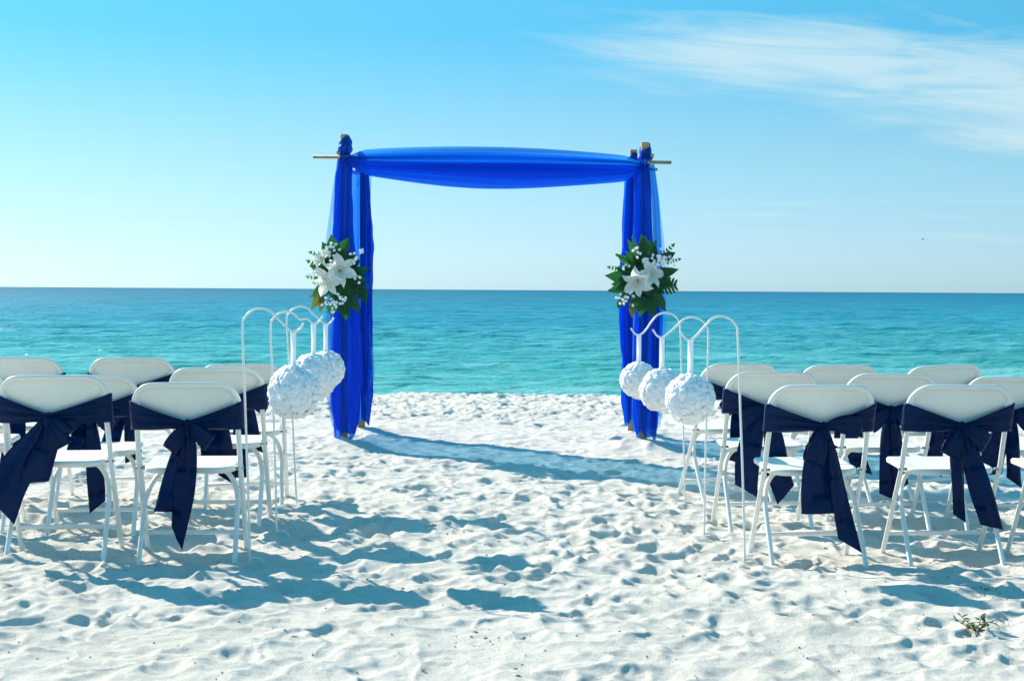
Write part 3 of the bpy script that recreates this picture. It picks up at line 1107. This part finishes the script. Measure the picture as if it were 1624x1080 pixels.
def hang_tube(prof, npl, seed, nz=64, nth=120, amp=0.013, puddle=True):
    """gathered cloth round a post; prof: z, cx, cy, ax, ay"""
    rr = random.Random(seed)
    ph = [rr.uniform(0, 6.28) for _ in range(4)]
    zs = [p[0] for p in prof][::-1]
    cols = [[p[k] for p in prof][::-1] for k in range(1, 5)]
    V = []
    for j in range(nz):
        z = prof[0][0] + (prof[-1][0] - prof[0][0]) * j / (nz - 1)
        cx, cy, a, b = (np.interp(z, zs, c) for c in cols)
        t = j / (nz - 1)
        for i in range(nth):
            th = 2 * math.pi * i / nth
            pl = math.sin(npl * th + ph[0] + 0.9 * math.sin(2 * th + ph[1]) + 0.8 * t) + 0.7 * math.sin((2 * npl + 3) * th + ph[2] - 1.1 * t + 0.6 * math.sin(5 * t + ph[3]))
            pl += 1.6 * float(vnoise(np.float64(th * 3.2 + seed), np.float64(z * 5.0))) + 0.8 * float(vnoise(np.float64(th * 7.0 + 30), np.float64(z * 11.0 + seed)))
            k = 1 + amp / a * pl * min(1, 0.35 + 1.6 * t) * (1 if t < 0.9 else 1 - (t - 0.9) * 4)
            V.append((cx + a * k * math.cos(th) + 0.008 * math.sin(t * 6 + ph[3]), cy + b * k * math.sin(th), z + (0.022 * math.sin(2 * th + ph[1]) + 0.014 * math.sin(5 * th + ph[2])) * max(0, t - 0.8) / 0.2))
    return V, grid_faces(nth, nz, True)


def hang_sheet(left, right, y, nz=50, nx=22, folds=2.2, amp=0.02, seed=0):
    """a hanging panel between two edge profiles [(z, x)]"""
    rr = random.Random(seed)
    ph = rr.uniform(0, 6.28)
    zl, xl = [p[0] for p in left][::-1], [p[1] for p in left][::-1]
    zr, xr = [p[0] for p in right][::-1], [p[1] for p in right][::-1]
    V = []
    z0, z1 = left[0][0], left[-1][0]
    for j in range(nz):
        t = j / (nz - 1)
        z = z0 + (z1 - z0) * t
        a, b = np.interp(z, zl, xl), np.interp(z, zr, xr)
        for i in range(nx):
            u = i / (nx - 1)
            yy = y + amp * math.sin(u * folds * 6.28 + ph + 0.8 * t) * (0.3 + t) + 0.012 * math.sin(t * 5 + ph)
            V.append((a + (b - a) * u, yy, z))
    return V, grid_faces(nx, nz)


def wrap_mesh(x, y, z0, z1, seed):
    """cloth wound tightly round the post head"""
    rr = random.Random(seed)
    V, nu, nv = [], 40, 18
    p = [rr.uniform(0, 6) for _ in range(3)]
    for j in range(nv):
        t = j / (nv - 1)
        z = z0 + (z1 - z0) * t
        for i in range(nu):
            th = 2 * math.pi * i / nu
            r = 0.043 + 0.016 * math.sin(math.pi * (1 - t) ** 1.2) + 0.006 * math.sin(16 * t + 2 * math.sin(th + p[0])) * math.sin(math.pi * t) + 0.005 * math.sin(3 * th + 7 * t + p[1])
            V.append((x + r * math.cos(th) * 0.92, y + r * math.sin(th), z + 0.030 * math.sin(th + p[2])))
    return V, grid_faces(nu, nv, True)


def local(vf, o):
    L = o.location
    return [(v[0] - L.x, v[1] - L.y, v[2] - L.z) for v in vf[0]], vf[1]


def post_drape(label, x, y, seed, prof, npl, wings=(), wrap=None, inner=None):
    o = empty('post_drape', (x, y, 0.05))
    tag(o, label, 'drape', 'blue drapes on the arch posts')
    part('gathered_cloth', local(hang_tube(prof, npl, seed), o), M['voile'], o)
    if inner:
        part('inner_layer', local(hang_tube(inner, npl - 2, seed + 9, amp=0.012), o), M['voile'], o)
    for k, (l, r, yy, mt, fo) in enumerate(wings):
        part('loose_edge', local(hang_sheet(l, r, yy, folds=fo, seed=seed + k), o), M[mt], o)
    if wrap:
        part('wrapped_knot', local(wrap_mesh(x, y, *wrap, seed), o), M['voile'], o)
    return o


ZB = 0.105
xL, xR = POSTS[0][0], POSTS[1][0]
post_drape('blue sheer drape gathered round the seaward-left front post of the arch'.replace('seaward-left ', 'left '), xL, AF, 3,
           [(2.20, xL + .015, AF - .03, .045, .05), (2.05, xL - .005, AF - .03, .058, .06), (1.6, xL - .010, AF - .03, .066, .065), (1.0, xL + .004, AF - .03, .088, .075), (0.5, xL + .005, AF - .03, .105, .08), (0.26, xL + .012, AF - .03, .092, .07), (ZB, xL + .002, AF - .03, .070, .05)], 5,
           wings=[([(2.17, -.935), (1.9, -.975), (1.55, -1.02), (1.0, -1.015), (0.4, -1.01), (0.16, -.965)], [(2.17, -.90), (1.9, -.93), (1.55, -.93), (1.0, -.93), (0.4, -.93), (0.16, -.87)], AF + .03, 'voile_single', 0.8),
                  ([(2.16, -.925), (1.8, -.955), (1.5, -.955), (1.0, -.975), (0.3, -.975), (0.14, -.92)], [(2.16, -.90), (1.8, -.905), (1.5, -.90), (1.0, -.90), (0.3, -.90), (0.14, -.87)], AF - .06, 'voile_thin', 1.3)],
           wrap=(2.17, 2.315))
post_drape('blue sheer drape gathered round the right front post of the arch facing the sea', xR, AF, 8,
           [(2.18, xR - .02, AF - .03, .045, .05), (2.05, xR - .018, AF - .03, .055, .06), (1.6, xR - .015, AF - .03, .060, .065), (1.0, xR + .01, AF - .03, .075, .075), (0.5, xR + .012, AF - .03, .082, .08), (0.26, xR + .012, AF - .03, .085, .07), (ZB, xR + .03, AF - .03, .070, .05)], 5,
           wings=[([(2.15, 1.40), (1.9, 1.43), (1.55, 1.44), (1.0, 1.45), (0.4, 1.44), (0.16, 1.42)], [(2.15, 1.465), (1.9, 1.50), (1.55, 1.545), (1.0, 1.565), (0.4, 1.555), (0.16, 1.525)], AF + .03, 'voile_single', 1.0),
                  ([(2.15, 1.40), (1.9, 1.43), (1.5, 1.45), (1.0, 1.46), (0.4, 1.44), (0.16, 1.42)], [(2.15, 1.45), (1.9, 1.485), (1.5, 1.51), (1.0, 1.525), (0.4, 1.51), (0.16, 1.49)], AF - .05, 'voile_thin', 1.3)],
           wrap=(2.13, 2.285))
xL2, xR2 = POSTS[2][0], POSTS[3][0]
post_drape('narrow blue drape down the left rear post of the arch, on the sea side', xL2, AB, 14,
           [(2.22, xL2, AB - .02, .05, .05), (1.9, xL2, AB - .02, .062, .055), (1.0, xL2 + .01, AB - .02, .068, .06), (0.5, xL2 + .015, AB - .02, .07, .06), (0.3, xL2 + .02, AB - .02, .065, .055), (ZB, xL2 + .012, AB - .02, .045, .045)], 5,
           wings=[([(2.15, -.80), (1.5, -.79), (0.9, -.79), (0.5, -.79), (0.34, -.79)], [(2.15, -.735), (1.9, -.745), (1.5, -.755), (0.9, -.735), (0.5, -.70), (0.34, -.745)], AB - .03, 'voile_single', 1.0)],
           wrap=(2.19, 2.30))
post_drape('narrow blue drape down the right rear post of the arch, on the sea side', xR2, AB, 19,
           [(2.22, xR2, AB - .02, .05, .05), (1.9, xR2 - .005, AB - .02, .062, .055), (1.0, xR2 - .02, AB - .02, .07, .06), (0.5, xR2 - .01, AB - .02, .07, .06), (0.3, xR2 - .01, AB - .02, .06, .055), (ZB, xR2, AB - .02, .045, .045)], 5,
           wings=[([(2.15, 1.345), (1.5, 1.335), (0.9, 1.33), (0.4, 1.355)], [(2.15, 1.40), (1.5, 1.40), (0.9, 1.40), (0.4, 1.41)], AB - .03, 'voile_thin', 1.0)],
           wrap=(2.20, 2.31))


for (xa, xb, who) in ((xL - 0.005, xL2 - 0.01, 0), (xR + 0.005, xR2 + 0.005, 1)):
    V = []
    rr = random.Random(31 + who)
    p1, p2 = rr.uniform(0, 6), rr.uniform(0, 6)
    for j in range(46):
        t = j / 45
        for i in range(60):
            u = i / 59
            z = 2.17 - 0.05 * math.sin(math.pi * u) - (2.17 - 0.17 - 0.05 * math.sin(7 * u + p1)) * t
            xx = xa + (xb - xa) * u + (0.018 * math.sin(u * 30 + p1 + 0.7 * t) + 0.010 * math.sin(u * 53 + p2)) * (0.35 + 0.65 * t)
            V.append((xx, AF + 0.02 + (AB - AF - 0.04) * u, z))
    o = empty('side_drape', ((xa + xb) / 2, (AF + AB) / 2, 0.1))
    tag(o, 'sheer blue side curtain between the two %s posts of the arch facing the sea' % ('left', 'right')[who], 'drape')
    part('curtain', local((V, grid_faces(60, 46)), o), M['voile_side'], o)
    part('curtain_tie', local(tube([(xa, AF + 0.03, 2.165), ((xa + xb) / 2, (AF + AB) / 2, 2.12), (xb, AB - 0.03, 2.165)], 0.014, 8, 6), o), M['voile'], o)


def swag_layer(xa, xb, za, zb, top, bot, y, npl, seed, bow=0.06, nx=90, nh=34, pin=0.5):
    rr = random.Random(seed)
    ph = [rr.uniform(0, 6.28) for _ in range(4)]
    V = []
    for i in range(nx):
        u = i / (nx - 1)
        x = xa + (xb - xa) * u
        zc = za + (zb - za) * u
        s = math.sin(math.pi * u)
        e = min(u, 1 - u)
        g = (0.22 + 0.78 * min(1, e / 0.06) ** 0.6) * (pin + (1 - pin) * s ** 0.8)
        for j in range(nh):
            v = j / (nh - 1)
            z = zc + (top * (1 - v) - bot * v) * g + 0.006 * math.sin(9 * u + ph[3]) * (v > 0.9)
            pl = math.sin(npl * v * 6.28 + ph[0] + 1.2 * math.sin(3.1 * u + ph[1])) + 0.6 * math.sin((npl * 1.9) * v * 6.28 + ph[2] + 2.0 * u)
            V.append((x, y + 0.016 * pl * (0.5 + 0.5 * s) - bow * math.sin(math.pi * v) * s, z))
    return V, grid_faces(nh, nx)


sw = empty('swag', (0.26, AF, 2.1))
tag(sw, 'long blue voile swag slung across the top of the arch between the posts', 'drape')
XA, XB = -0.845, 1.355
part('outer_layer', local(swag_layer(XA, XB, 2.165, 2.135, 0.118, 0.190, AF - .085, 2.2, 2, 0.05), sw), M['voile_thin'], sw)
part('middle_layer', local(swag_layer(XA, XB, 2.16, 2.13, 0.065, 0.105, AF - .055, 2.6, 5, 0.05), sw), M['voile'], sw)
part('back_layer', local(swag_layer(XA, XB, 2.165, 2.135, 0.085, 0.155, AF + .03, 2.0, 9, -0.06), sw), M['voile_thin'], sw)
part('loose_fold', local(swag_layer(XA, XB, 2.165, 2.135, 0.03, 0.19, AF - .02, 1.4, 12, 0.03), sw), M['voile_thin'], sw)

# ------------------------------------------------------------------ flower arrangements


def leaf_vf(length, width, curl=0.25, cup=0.15, nl=8, nw=5, tip=1.6):
    V = []
    for j in range(nl):
        t = j / (nl - 1)
        w = width * (math.sin(math.pi * min(1, t * 1.02) ** 0.75)) ** 1.0 * (1 - 0.25 * t ** tip) * 0.5 + 0.0004
        for i in range(nw):
            u = i / (nw - 1) * 2 - 1
            V.append((u * w, length * t * (1 - 0.15 * curl * t), cup * abs(u) * w - curl * length * t * t * 0.5))
    return V, grid_faces(nw, nl)


def serrated_vf(length, width, n=5):
    """fern-like sprig: a rib with paired leaflets"""
    parts_ = [tube([(0, 0, 0), (0, length * .5, 0.004), (0, length, -0.006)], 0.0013, 5)]
    for k in range(n):
        t = (k + 0.6) / (n + 0.2)
        for s in (-1, 1):
            lv, lf = leaf_vf(width * (1.05 - 0.6 * t), width * 0.42, 0.2, 0.1, 5, 3)
            a = s * 0.95
            lv = [(x * math.cos(a) + y * math.sin(a), -x * math.sin(a) + y * math.cos(a) + t * length, z + 0.002) for x, y, z in lv]
            parts_.append((lv, lf))
    lv, lf = leaf_vf(width * 0.7, width * 0.4, 0.2, 0.1, 5, 3)
    parts_.append(([(x, y + length * 0.92, z) for x, y, z in lv], lf))
    return join(*parts_)


def monstera_vf(L, W):
    """split leaf: separate fingers either side of a midrib"""
    parts_ = [tube([(0, -L * .2, 0), (0, L * .5, 0.006), (0, L, 0)], 0.002, 5)]
    n = 6
    for s in (-1, 1):
        for k in range(n):
            t = (k + 0.5) / n
            wl = W * 0.5 * math.sin(math.pi * (0.12 + 0.80 * t)) ** 0.55
            a = 0.25 + 0.55 * t
            V = []
            for j in range(6):
                q = j / 5
                hw = L / n * (0.47 if j < 2 else 0.44) * (1 - 0.5 * q ** 4)
                for i in (-1, 0, 1):
                    px = s * (wl * q)
                    py = t * L * 0.95 + wl * q * math.tan(a) * 0.55 + i * hw
                    V.append((px, py, -0.35 * q * q * wl + (0.002 if i == 0 else 0)))
            parts_.append((V, grid_faces(3, 6)))
    return join(*parts_)


LEAVES = [make_mesh('leaf', *leaf_vf(.14, .075, .3), M['leaf']), make_mesh('leaf', *leaf_vf(.115, .082, .2), M['leaf']),
          make_mesh('leaf', *leaf_vf(.12, .05, .35), M['leaf2']), make_mesh('leaf', *leaf_vf(.13, .09, .15), M['leaf']), make_mesh('leaf', *leaf_vf(.12, .06, .3), M['leaf3'])]
SPRIG = [make_mesh('sprig', *serrated_vf(.13, .034), M['leaf2']), make_mesh('sprig', *serrated_vf(.11, .03), M['leaf'])]


def lily_petal_vf(L=0.135, W=0.062):
    V = []
    nl, nw = 11, 7
    for j in range(nl):
        t = j / (nl - 1)
        w = W * 0.5 * (0.22 + 0.78 * math.sin(math.pi * min(1, t ** 0.85)) ** 0.9) * (1 - t ** 5) + 0.0006
        out = L * (0.05 + 0.93 * t)
        up = 0.052 * math.sin(min(1, t * 1.15) * 1.75) * (1 - 0.0 * t) - 0.075 * max(0, t - 0.55) ** 1.6
        for i in range(nw):
            u = i / (nw - 1) * 2 - 1
            V.append((u * w, out, up + 0.16 * w * u * u * 2 - 0.004 * (1 - abs(u)) * (t > 0.1) + 0.003 * math.sin(t * 14 + u * 3) * abs(u)))
    return V, grid_faces(nw, nl)


PET = make_mesh('petal', *lily_petal_vf(0.142, 0.082), M['lily'])
PETN = make_mesh('petal', *lily_petal_vf(0.138, 0.058), M['lily'])


def stamens_vf():
    ps = []
    for k in range(6):
        a = k * math.pi / 3 + .3
        c, s = math.cos(a), math.sin(a)
        ps.append(tube([(c * .004, s * .004, 0.005), (c * .014, s * .014, 0.05), (c * .027, s * .027, 0.072)], 0.0014, 5, 3))
        ps.append(tube([(c * .027 - s * .010, s * .027 + c * .010, 0.072), (c * .027, s * .027, 0.0745), (c * .027 + s * .010, s * .027 - c * .010, 0.072)], [0.0016, .0032, .0016], 5, 2))
    ps.append(tube([(0, 0, 0.0), (0.002, 0, 0.06), (0.004, 0.002, 0.085)], [.002, .002, .004], 6, 3))
    return join(*ps)


STAM = make_mesh('stamens', *stamens_vf(), M['stamen'])


def blossom_cluster_vf(n, spread, seed, size=0.011):
    rr = random.Random(seed)
    ps = []
    for k in range(n):
        c = np.array((rr.gauss(0, spread), rr.gauss(0, spread), rr.uniform(-.01, .02)))
        tl = rr.uniform(-.6, .6); az_ = rr.uniform(0, 6.28)
        rot = np.array(Matrix.Rotation(az_, 3, 'Z') @ Matrix.Rotation(tl, 3, 'X'))
        for p in range(5):
            lv, lf = leaf_vf(size * rr.uniform(.9, 1.3), size * 1.1, -.3, .2, 4, 3)
            a = p * 2 * math.pi / 5
            ra = np.array(Matrix.Rotation(a, 3, 'Z'))
            ps.append(([rot @ (ra @ np.array(v)) + c for v in lv], lf))
    return join(*ps)


def orient(o, d, spin):
    """point local +Z along d"""
    o.rotation_mode = 'QUATERNION'
    from mathutils import Quaternion
    o.rotation_quaternion = Vector(d).to_track_quat('Z', 'Y') @ Quaternion((0, 0, 1), spin)


def leafy(parent, me, x, z, ang, y=0.0, lean=0.35, s=1.0, roll=0.0, name='leaf'):
    """a leaf lying about in the upright plane, tip towards ang (deg from +x)"""
    o = link_mesh(name, me, parent)
    a = R(ang)
    yd = Vector((math.cos(a), -lean, math.sin(a))).normalized()      # leaf length
    zd = Vector((0.0, -1.0, 0.0)); zd = (zd - yd * zd.dot(yd)).normalized()
    xd = yd.cross(zd)
    m = Matrix((xd, yd, zd)).transposed() @ Matrix.Rotation(roll, 3, 'Y')
    o.matrix_local = Matrix.Translation((x, y, z)) @ m.to_4x4() @ Matrix.Scale(s, 4)
    return o


def lily(parent, x, z, y, d, spin, s):
    L = empty('lily')
    L.parent = parent
    L.location = (x, y, z)
    orient(L, d, spin)
    L.scale = (s, s, s)
    for k in range(6):
        p = link_mesh('petal', PET if k % 2 == 0 else PETN, L)
        p.rotation_euler = (0, 0, k * math.pi / 3)
        p.location = (0, 0, 0.0 if k % 2 == 0 else -0.003)
    link_mesh('stamens', STAM, L)
    return L


PX = 0.00468


def arrangement(cx, cz, label, lilies, leaves, sprigs, clusters, monstera=None, seed=0):
    o = empty('flower_arrangement', (cx, AF - 0.16, cz))
    tag(o, label, 'flowers', 'flower arrangements on the arch posts')
    rr = random.Random(seed)
    # dense backing of dark foliage
    for k in range(64):
        a = rr.uniform(0, 360)
        r = rr.uniform(0.0, 0.145)
        leafy(o, LEAVES[rr.choice((0, 1, 3, 3, 0, 4 if k % 5 == 0 else 1))], r * math.cos(R(a)) * 0.75, r * math.sin(R(a)) * 1.1, a + rr.uniform(-35, 35), rr.uniform(-0.01, 0.06), rr.uniform(-.1, .5), rr.uniform(.8, 1.3), rr.uniform(-.5, .5))
    for (px, pz, ang, li, s) in leaves:
        leafy(o, LEAVES[li], px * PX, -pz * PX, ang, rr.uniform(-.03, .0), rr.uniform(0, .4), s, rr.uniform(-.4, .4))
    for (px, pz, ang, li, s) in sprigs:
        leafy(o, SPRIG[li], px * PX, -pz * PX, ang, -0.01, 0.15, s, rr.uniform(-.4, .4), 'sprig')
    for (px, pz, n, sp) in clusters:
        c = part('blossom_cluster', blossom_cluster_vf(n, sp * PX, rr.randint(0, 999)), M['petal'], o)
        c['kind'] = 'stuff'
        c.location = (px * PX, -0.075, -pz * PX)
        orient(c, (0.0, -1, 0.15), 0)
    for (px, pz, d, spin, s) in lilies:
        lily(o, px * PX, -pz * PX, -0.055, d, spin, s)
    if monstera:
        px, pz, ang = monstera
        mm = make_mesh('split_leaf', *monstera_vf(.155, .13), M['leaf'])
        leafy(o, mm, px * PX, -pz * PX, ang, -0.02, .2, 1.0, 0.0, 'split_leaf')
    return o


arrangement(-0.92, 1.295, 'white lilies with dark leaves on the left front post, two full lilies overlapping',
            [(6, -8, (0.15, -1, 0.12), 0.2, 1.0), (-12, 8, (-0.12, -1, -0.1), 0.6, 0.92), (-20, -26, (-0.7, -0.8, 0.4), 0.9, 0.62)],
            [(-5, -40, 95, 1, 1.1), (6, -36, 60, 3, 1.1), (-12, -36, 120, 1, .9), (-22, 28, 235, 4, 1.25), (-20, 34, 255, 4, 1.0), (8, 34, 275, 0, 1.2), (20, 30, 300, 0, 1.15), (-4, 34, 262, 3, 1.15), (30, 20, 345, 1, 1.0), (34, 18, 320, 0, .8), (36, 26, 310, 1, .9), (26, 8, 10, 3, .9), (10, 42, 285, 3, 1.1)],
            [(-16, -28, 160, 0, 1.0), (-18, -8, 150, 0, 1.15), (-20, 4, 175, 0, .95), (36, 20, 20, 1, .8), (-24, 26, 200, 0, .7)],
            [(-8, -44, 12, 5), (-14, -36, 9, 5), (28, -28, 5, 4), (40, -38, 4, 4), (30, -20, 4, 4), (-6, 42, 8, 5), (8, 34, 7, 5), (0, 50, 7, 4), (12, 44, 5, 4), (-42, -4, 4, 4), (-30, -6, 5, 4), (30, 4, 4, 4), (-14, 46, 6, 4)], seed=2)
arrangement(1.353, 1.305, 'white lilies on the right front post, with blue-white blossoms and a split leaf',
            [(-8, 6, (-0.25, -1, -0.45), 0.1, 0.95), (8, -3, (0.5, -0.9, 0.25), 0.5, 0.92)],
            [(0, -36, 85, 1, 1.25), (10, -34, 60, 2, 1.2), (-10, -34, 118, 2, 1.2), (2, -40, 100, 0, 1.0), (-22, -20, 140, 2, 1.1), (-22, 2, 175, 0, 1.35), (-20, 8, 190, 3, 1.1), (-26, 14, 200, 0, 1.1), (-24, 26, 235, 1, 1.0), (-34, 36, 255, 1, .7), (0, 30, 265, 3, 1.3), (10, 34, 280, 3, 1.2), (-14, 40, 262, 4, 1.1), (20, 26, 300, 0, 1.2), (26, -22, 40, 3, 1.0), (36, -30, 30, 1, .8), (30, -6, 10, 0, 1.0), (22, 10, 350, 3, 1.0)],
            [(-20, -24, 155, 0, .9), (-28, -10, 170, 0, 1.0), (28, -30, 45, 0, 1.1), (36, -22, 15, 0, .9), (-30, 16, 195, 0, .9), (20, 40, 275, 1, 1.0), (-8, -40, 110, 0, .9)],
            [(-12, -40, 5, 3), (-8, -34, 4, 3), (4, -24, 9, 4), (28, -30, 14, 6), (34, -26, 12, 5), (22, -22, 8, 4), (42, -26, 6, 4), (-34, 32, 7, 5), (-20, 32, 8, 5), (-26, 38, 5, 4), (-26, -14, 4, 4)],
            monstera=(22, 16, 5), seed=7)

# ------------------------------------------------------------------ small things on the sand
def debris_mesh():
    rr = random.Random(77)
    ps = []
    spots = []
    for k in range(520):
        y = math.exp(rr.uniform(math.log(4.8), math.log(14)))
        spots.append((rr.uniform(-1, 1) * (0.33 * y + 0.3), y, 1.0))
    # little heaps kicked up round the chair feet and along the strand
    for key, v in CHAIRS.items():
        for k in range(16):
            spots.append((v[0] + rr.gauss(0, .22), v[1] + rr.gauss(0.05, .12), 0.8))
    for cx, cy in ((-0.02, 8.05), (0.35, 7.6), (2.1, 6.35), (2.25, 6.3), (-2.0, 5.4), (1.2, 6.9), (0.1, 5.6)):
        for k in range(14):
            spots.append((cx + rr.gauss(0, .09), cy + rr.gauss(0, .07), 1.0))
    for x, y, s in spots:
        z = ground(x, y)
        L = rr.uniform(.003, .008) * s * (1 if rr.random() < .9 else 3)
        W = rr.uniform(.002, .005) * s
        a = rr.uniform(0, 6.28)
        c, sn = math.cos(a), math.sin(a)
        h = rr.uniform(.002, .006)
        V = [(x + c * L, y + sn * L, z + .001), (x - sn * W, y + c * W, z + .001), (x - c * L, y - sn * L, z + .001), (x + sn * W, y - c * W, z + .001), (x, y, z + h + .002)]
        ps.append((V, [(0, 1, 4), (1, 2, 4), (2, 3, 4), (3, 0, 4)]))
    return join(*ps)


db = part('beach_debris', debris_mesh(), M['debris'], None, False)
tag(db, 'scattered shell crumbs and dry weed scraps on the sand', 'debris', None, 'stuff')

px_, py_ = 1.83, 5.62
pl = empty('beach_plant', (px_, py_, ground(px_, py_) - 0.005))
tag(pl, 'small green creeping plant growing alone in the bare sand', 'plant')
rr = random.Random(9)
pv = make_mesh('leaf', *leaf_vf(.030, .014, .3, .2, 5, 3), M['leaf3'])
st = []
for k in range(7):
    a = rr.uniform(0, 6.28)
    ln = rr.uniform(.05, .13)
    pts = [(0, 0, 0), (math.cos(a) * ln * .5, math.sin(a) * ln * .5, rr.uniform(.015, .035)), (math.cos(a) * ln, math.sin(a) * ln, rr.uniform(.01, .05))]
    part('stem', tube(pts, .0014, 5, 4), M['leaf3'], pl)
    P = catmull(pts, 5)
    for q in range(2, len(P)):
        lo = link_mesh('leaf', pv, pl)
        lo.location = P[q]
        lo.rotation_euler = (rr.uniform(-.2, .9), rr.uniform(-.5, .5), rr.uniform(0, 6.28))
        s = rr.uniform(.6, 1.1)
        lo.scale = (s, s, s)

# a bird far out over the water
bd = empty('flying_bird', (57.5, 200.0, 7.8), R(60))
tag(bd, 'tiny dark bird flying low over the sea', 'bird')
part('body', tube([(0, -.16, 0), (0, -.08, .005), (0, .06, .01), (0, .14, .015), (0, .18, .01)], [.01, .04, .05, .028, .006], 8, 3), M['bird'], bd)
for s in (-1, 1):
    V = []
    for j in range(6):
        t = j / 5
        for i in range(3):
            V.append((s * (.03 + .34 * t), .06 - .12 * t * t - (i / 2) * .11 * (1 - .7 * t), .02 + .16 * t - .10 * t * t))
    part('wing', thicken((V, grid_faces(3, 6)), .006), M['bird'], bd)
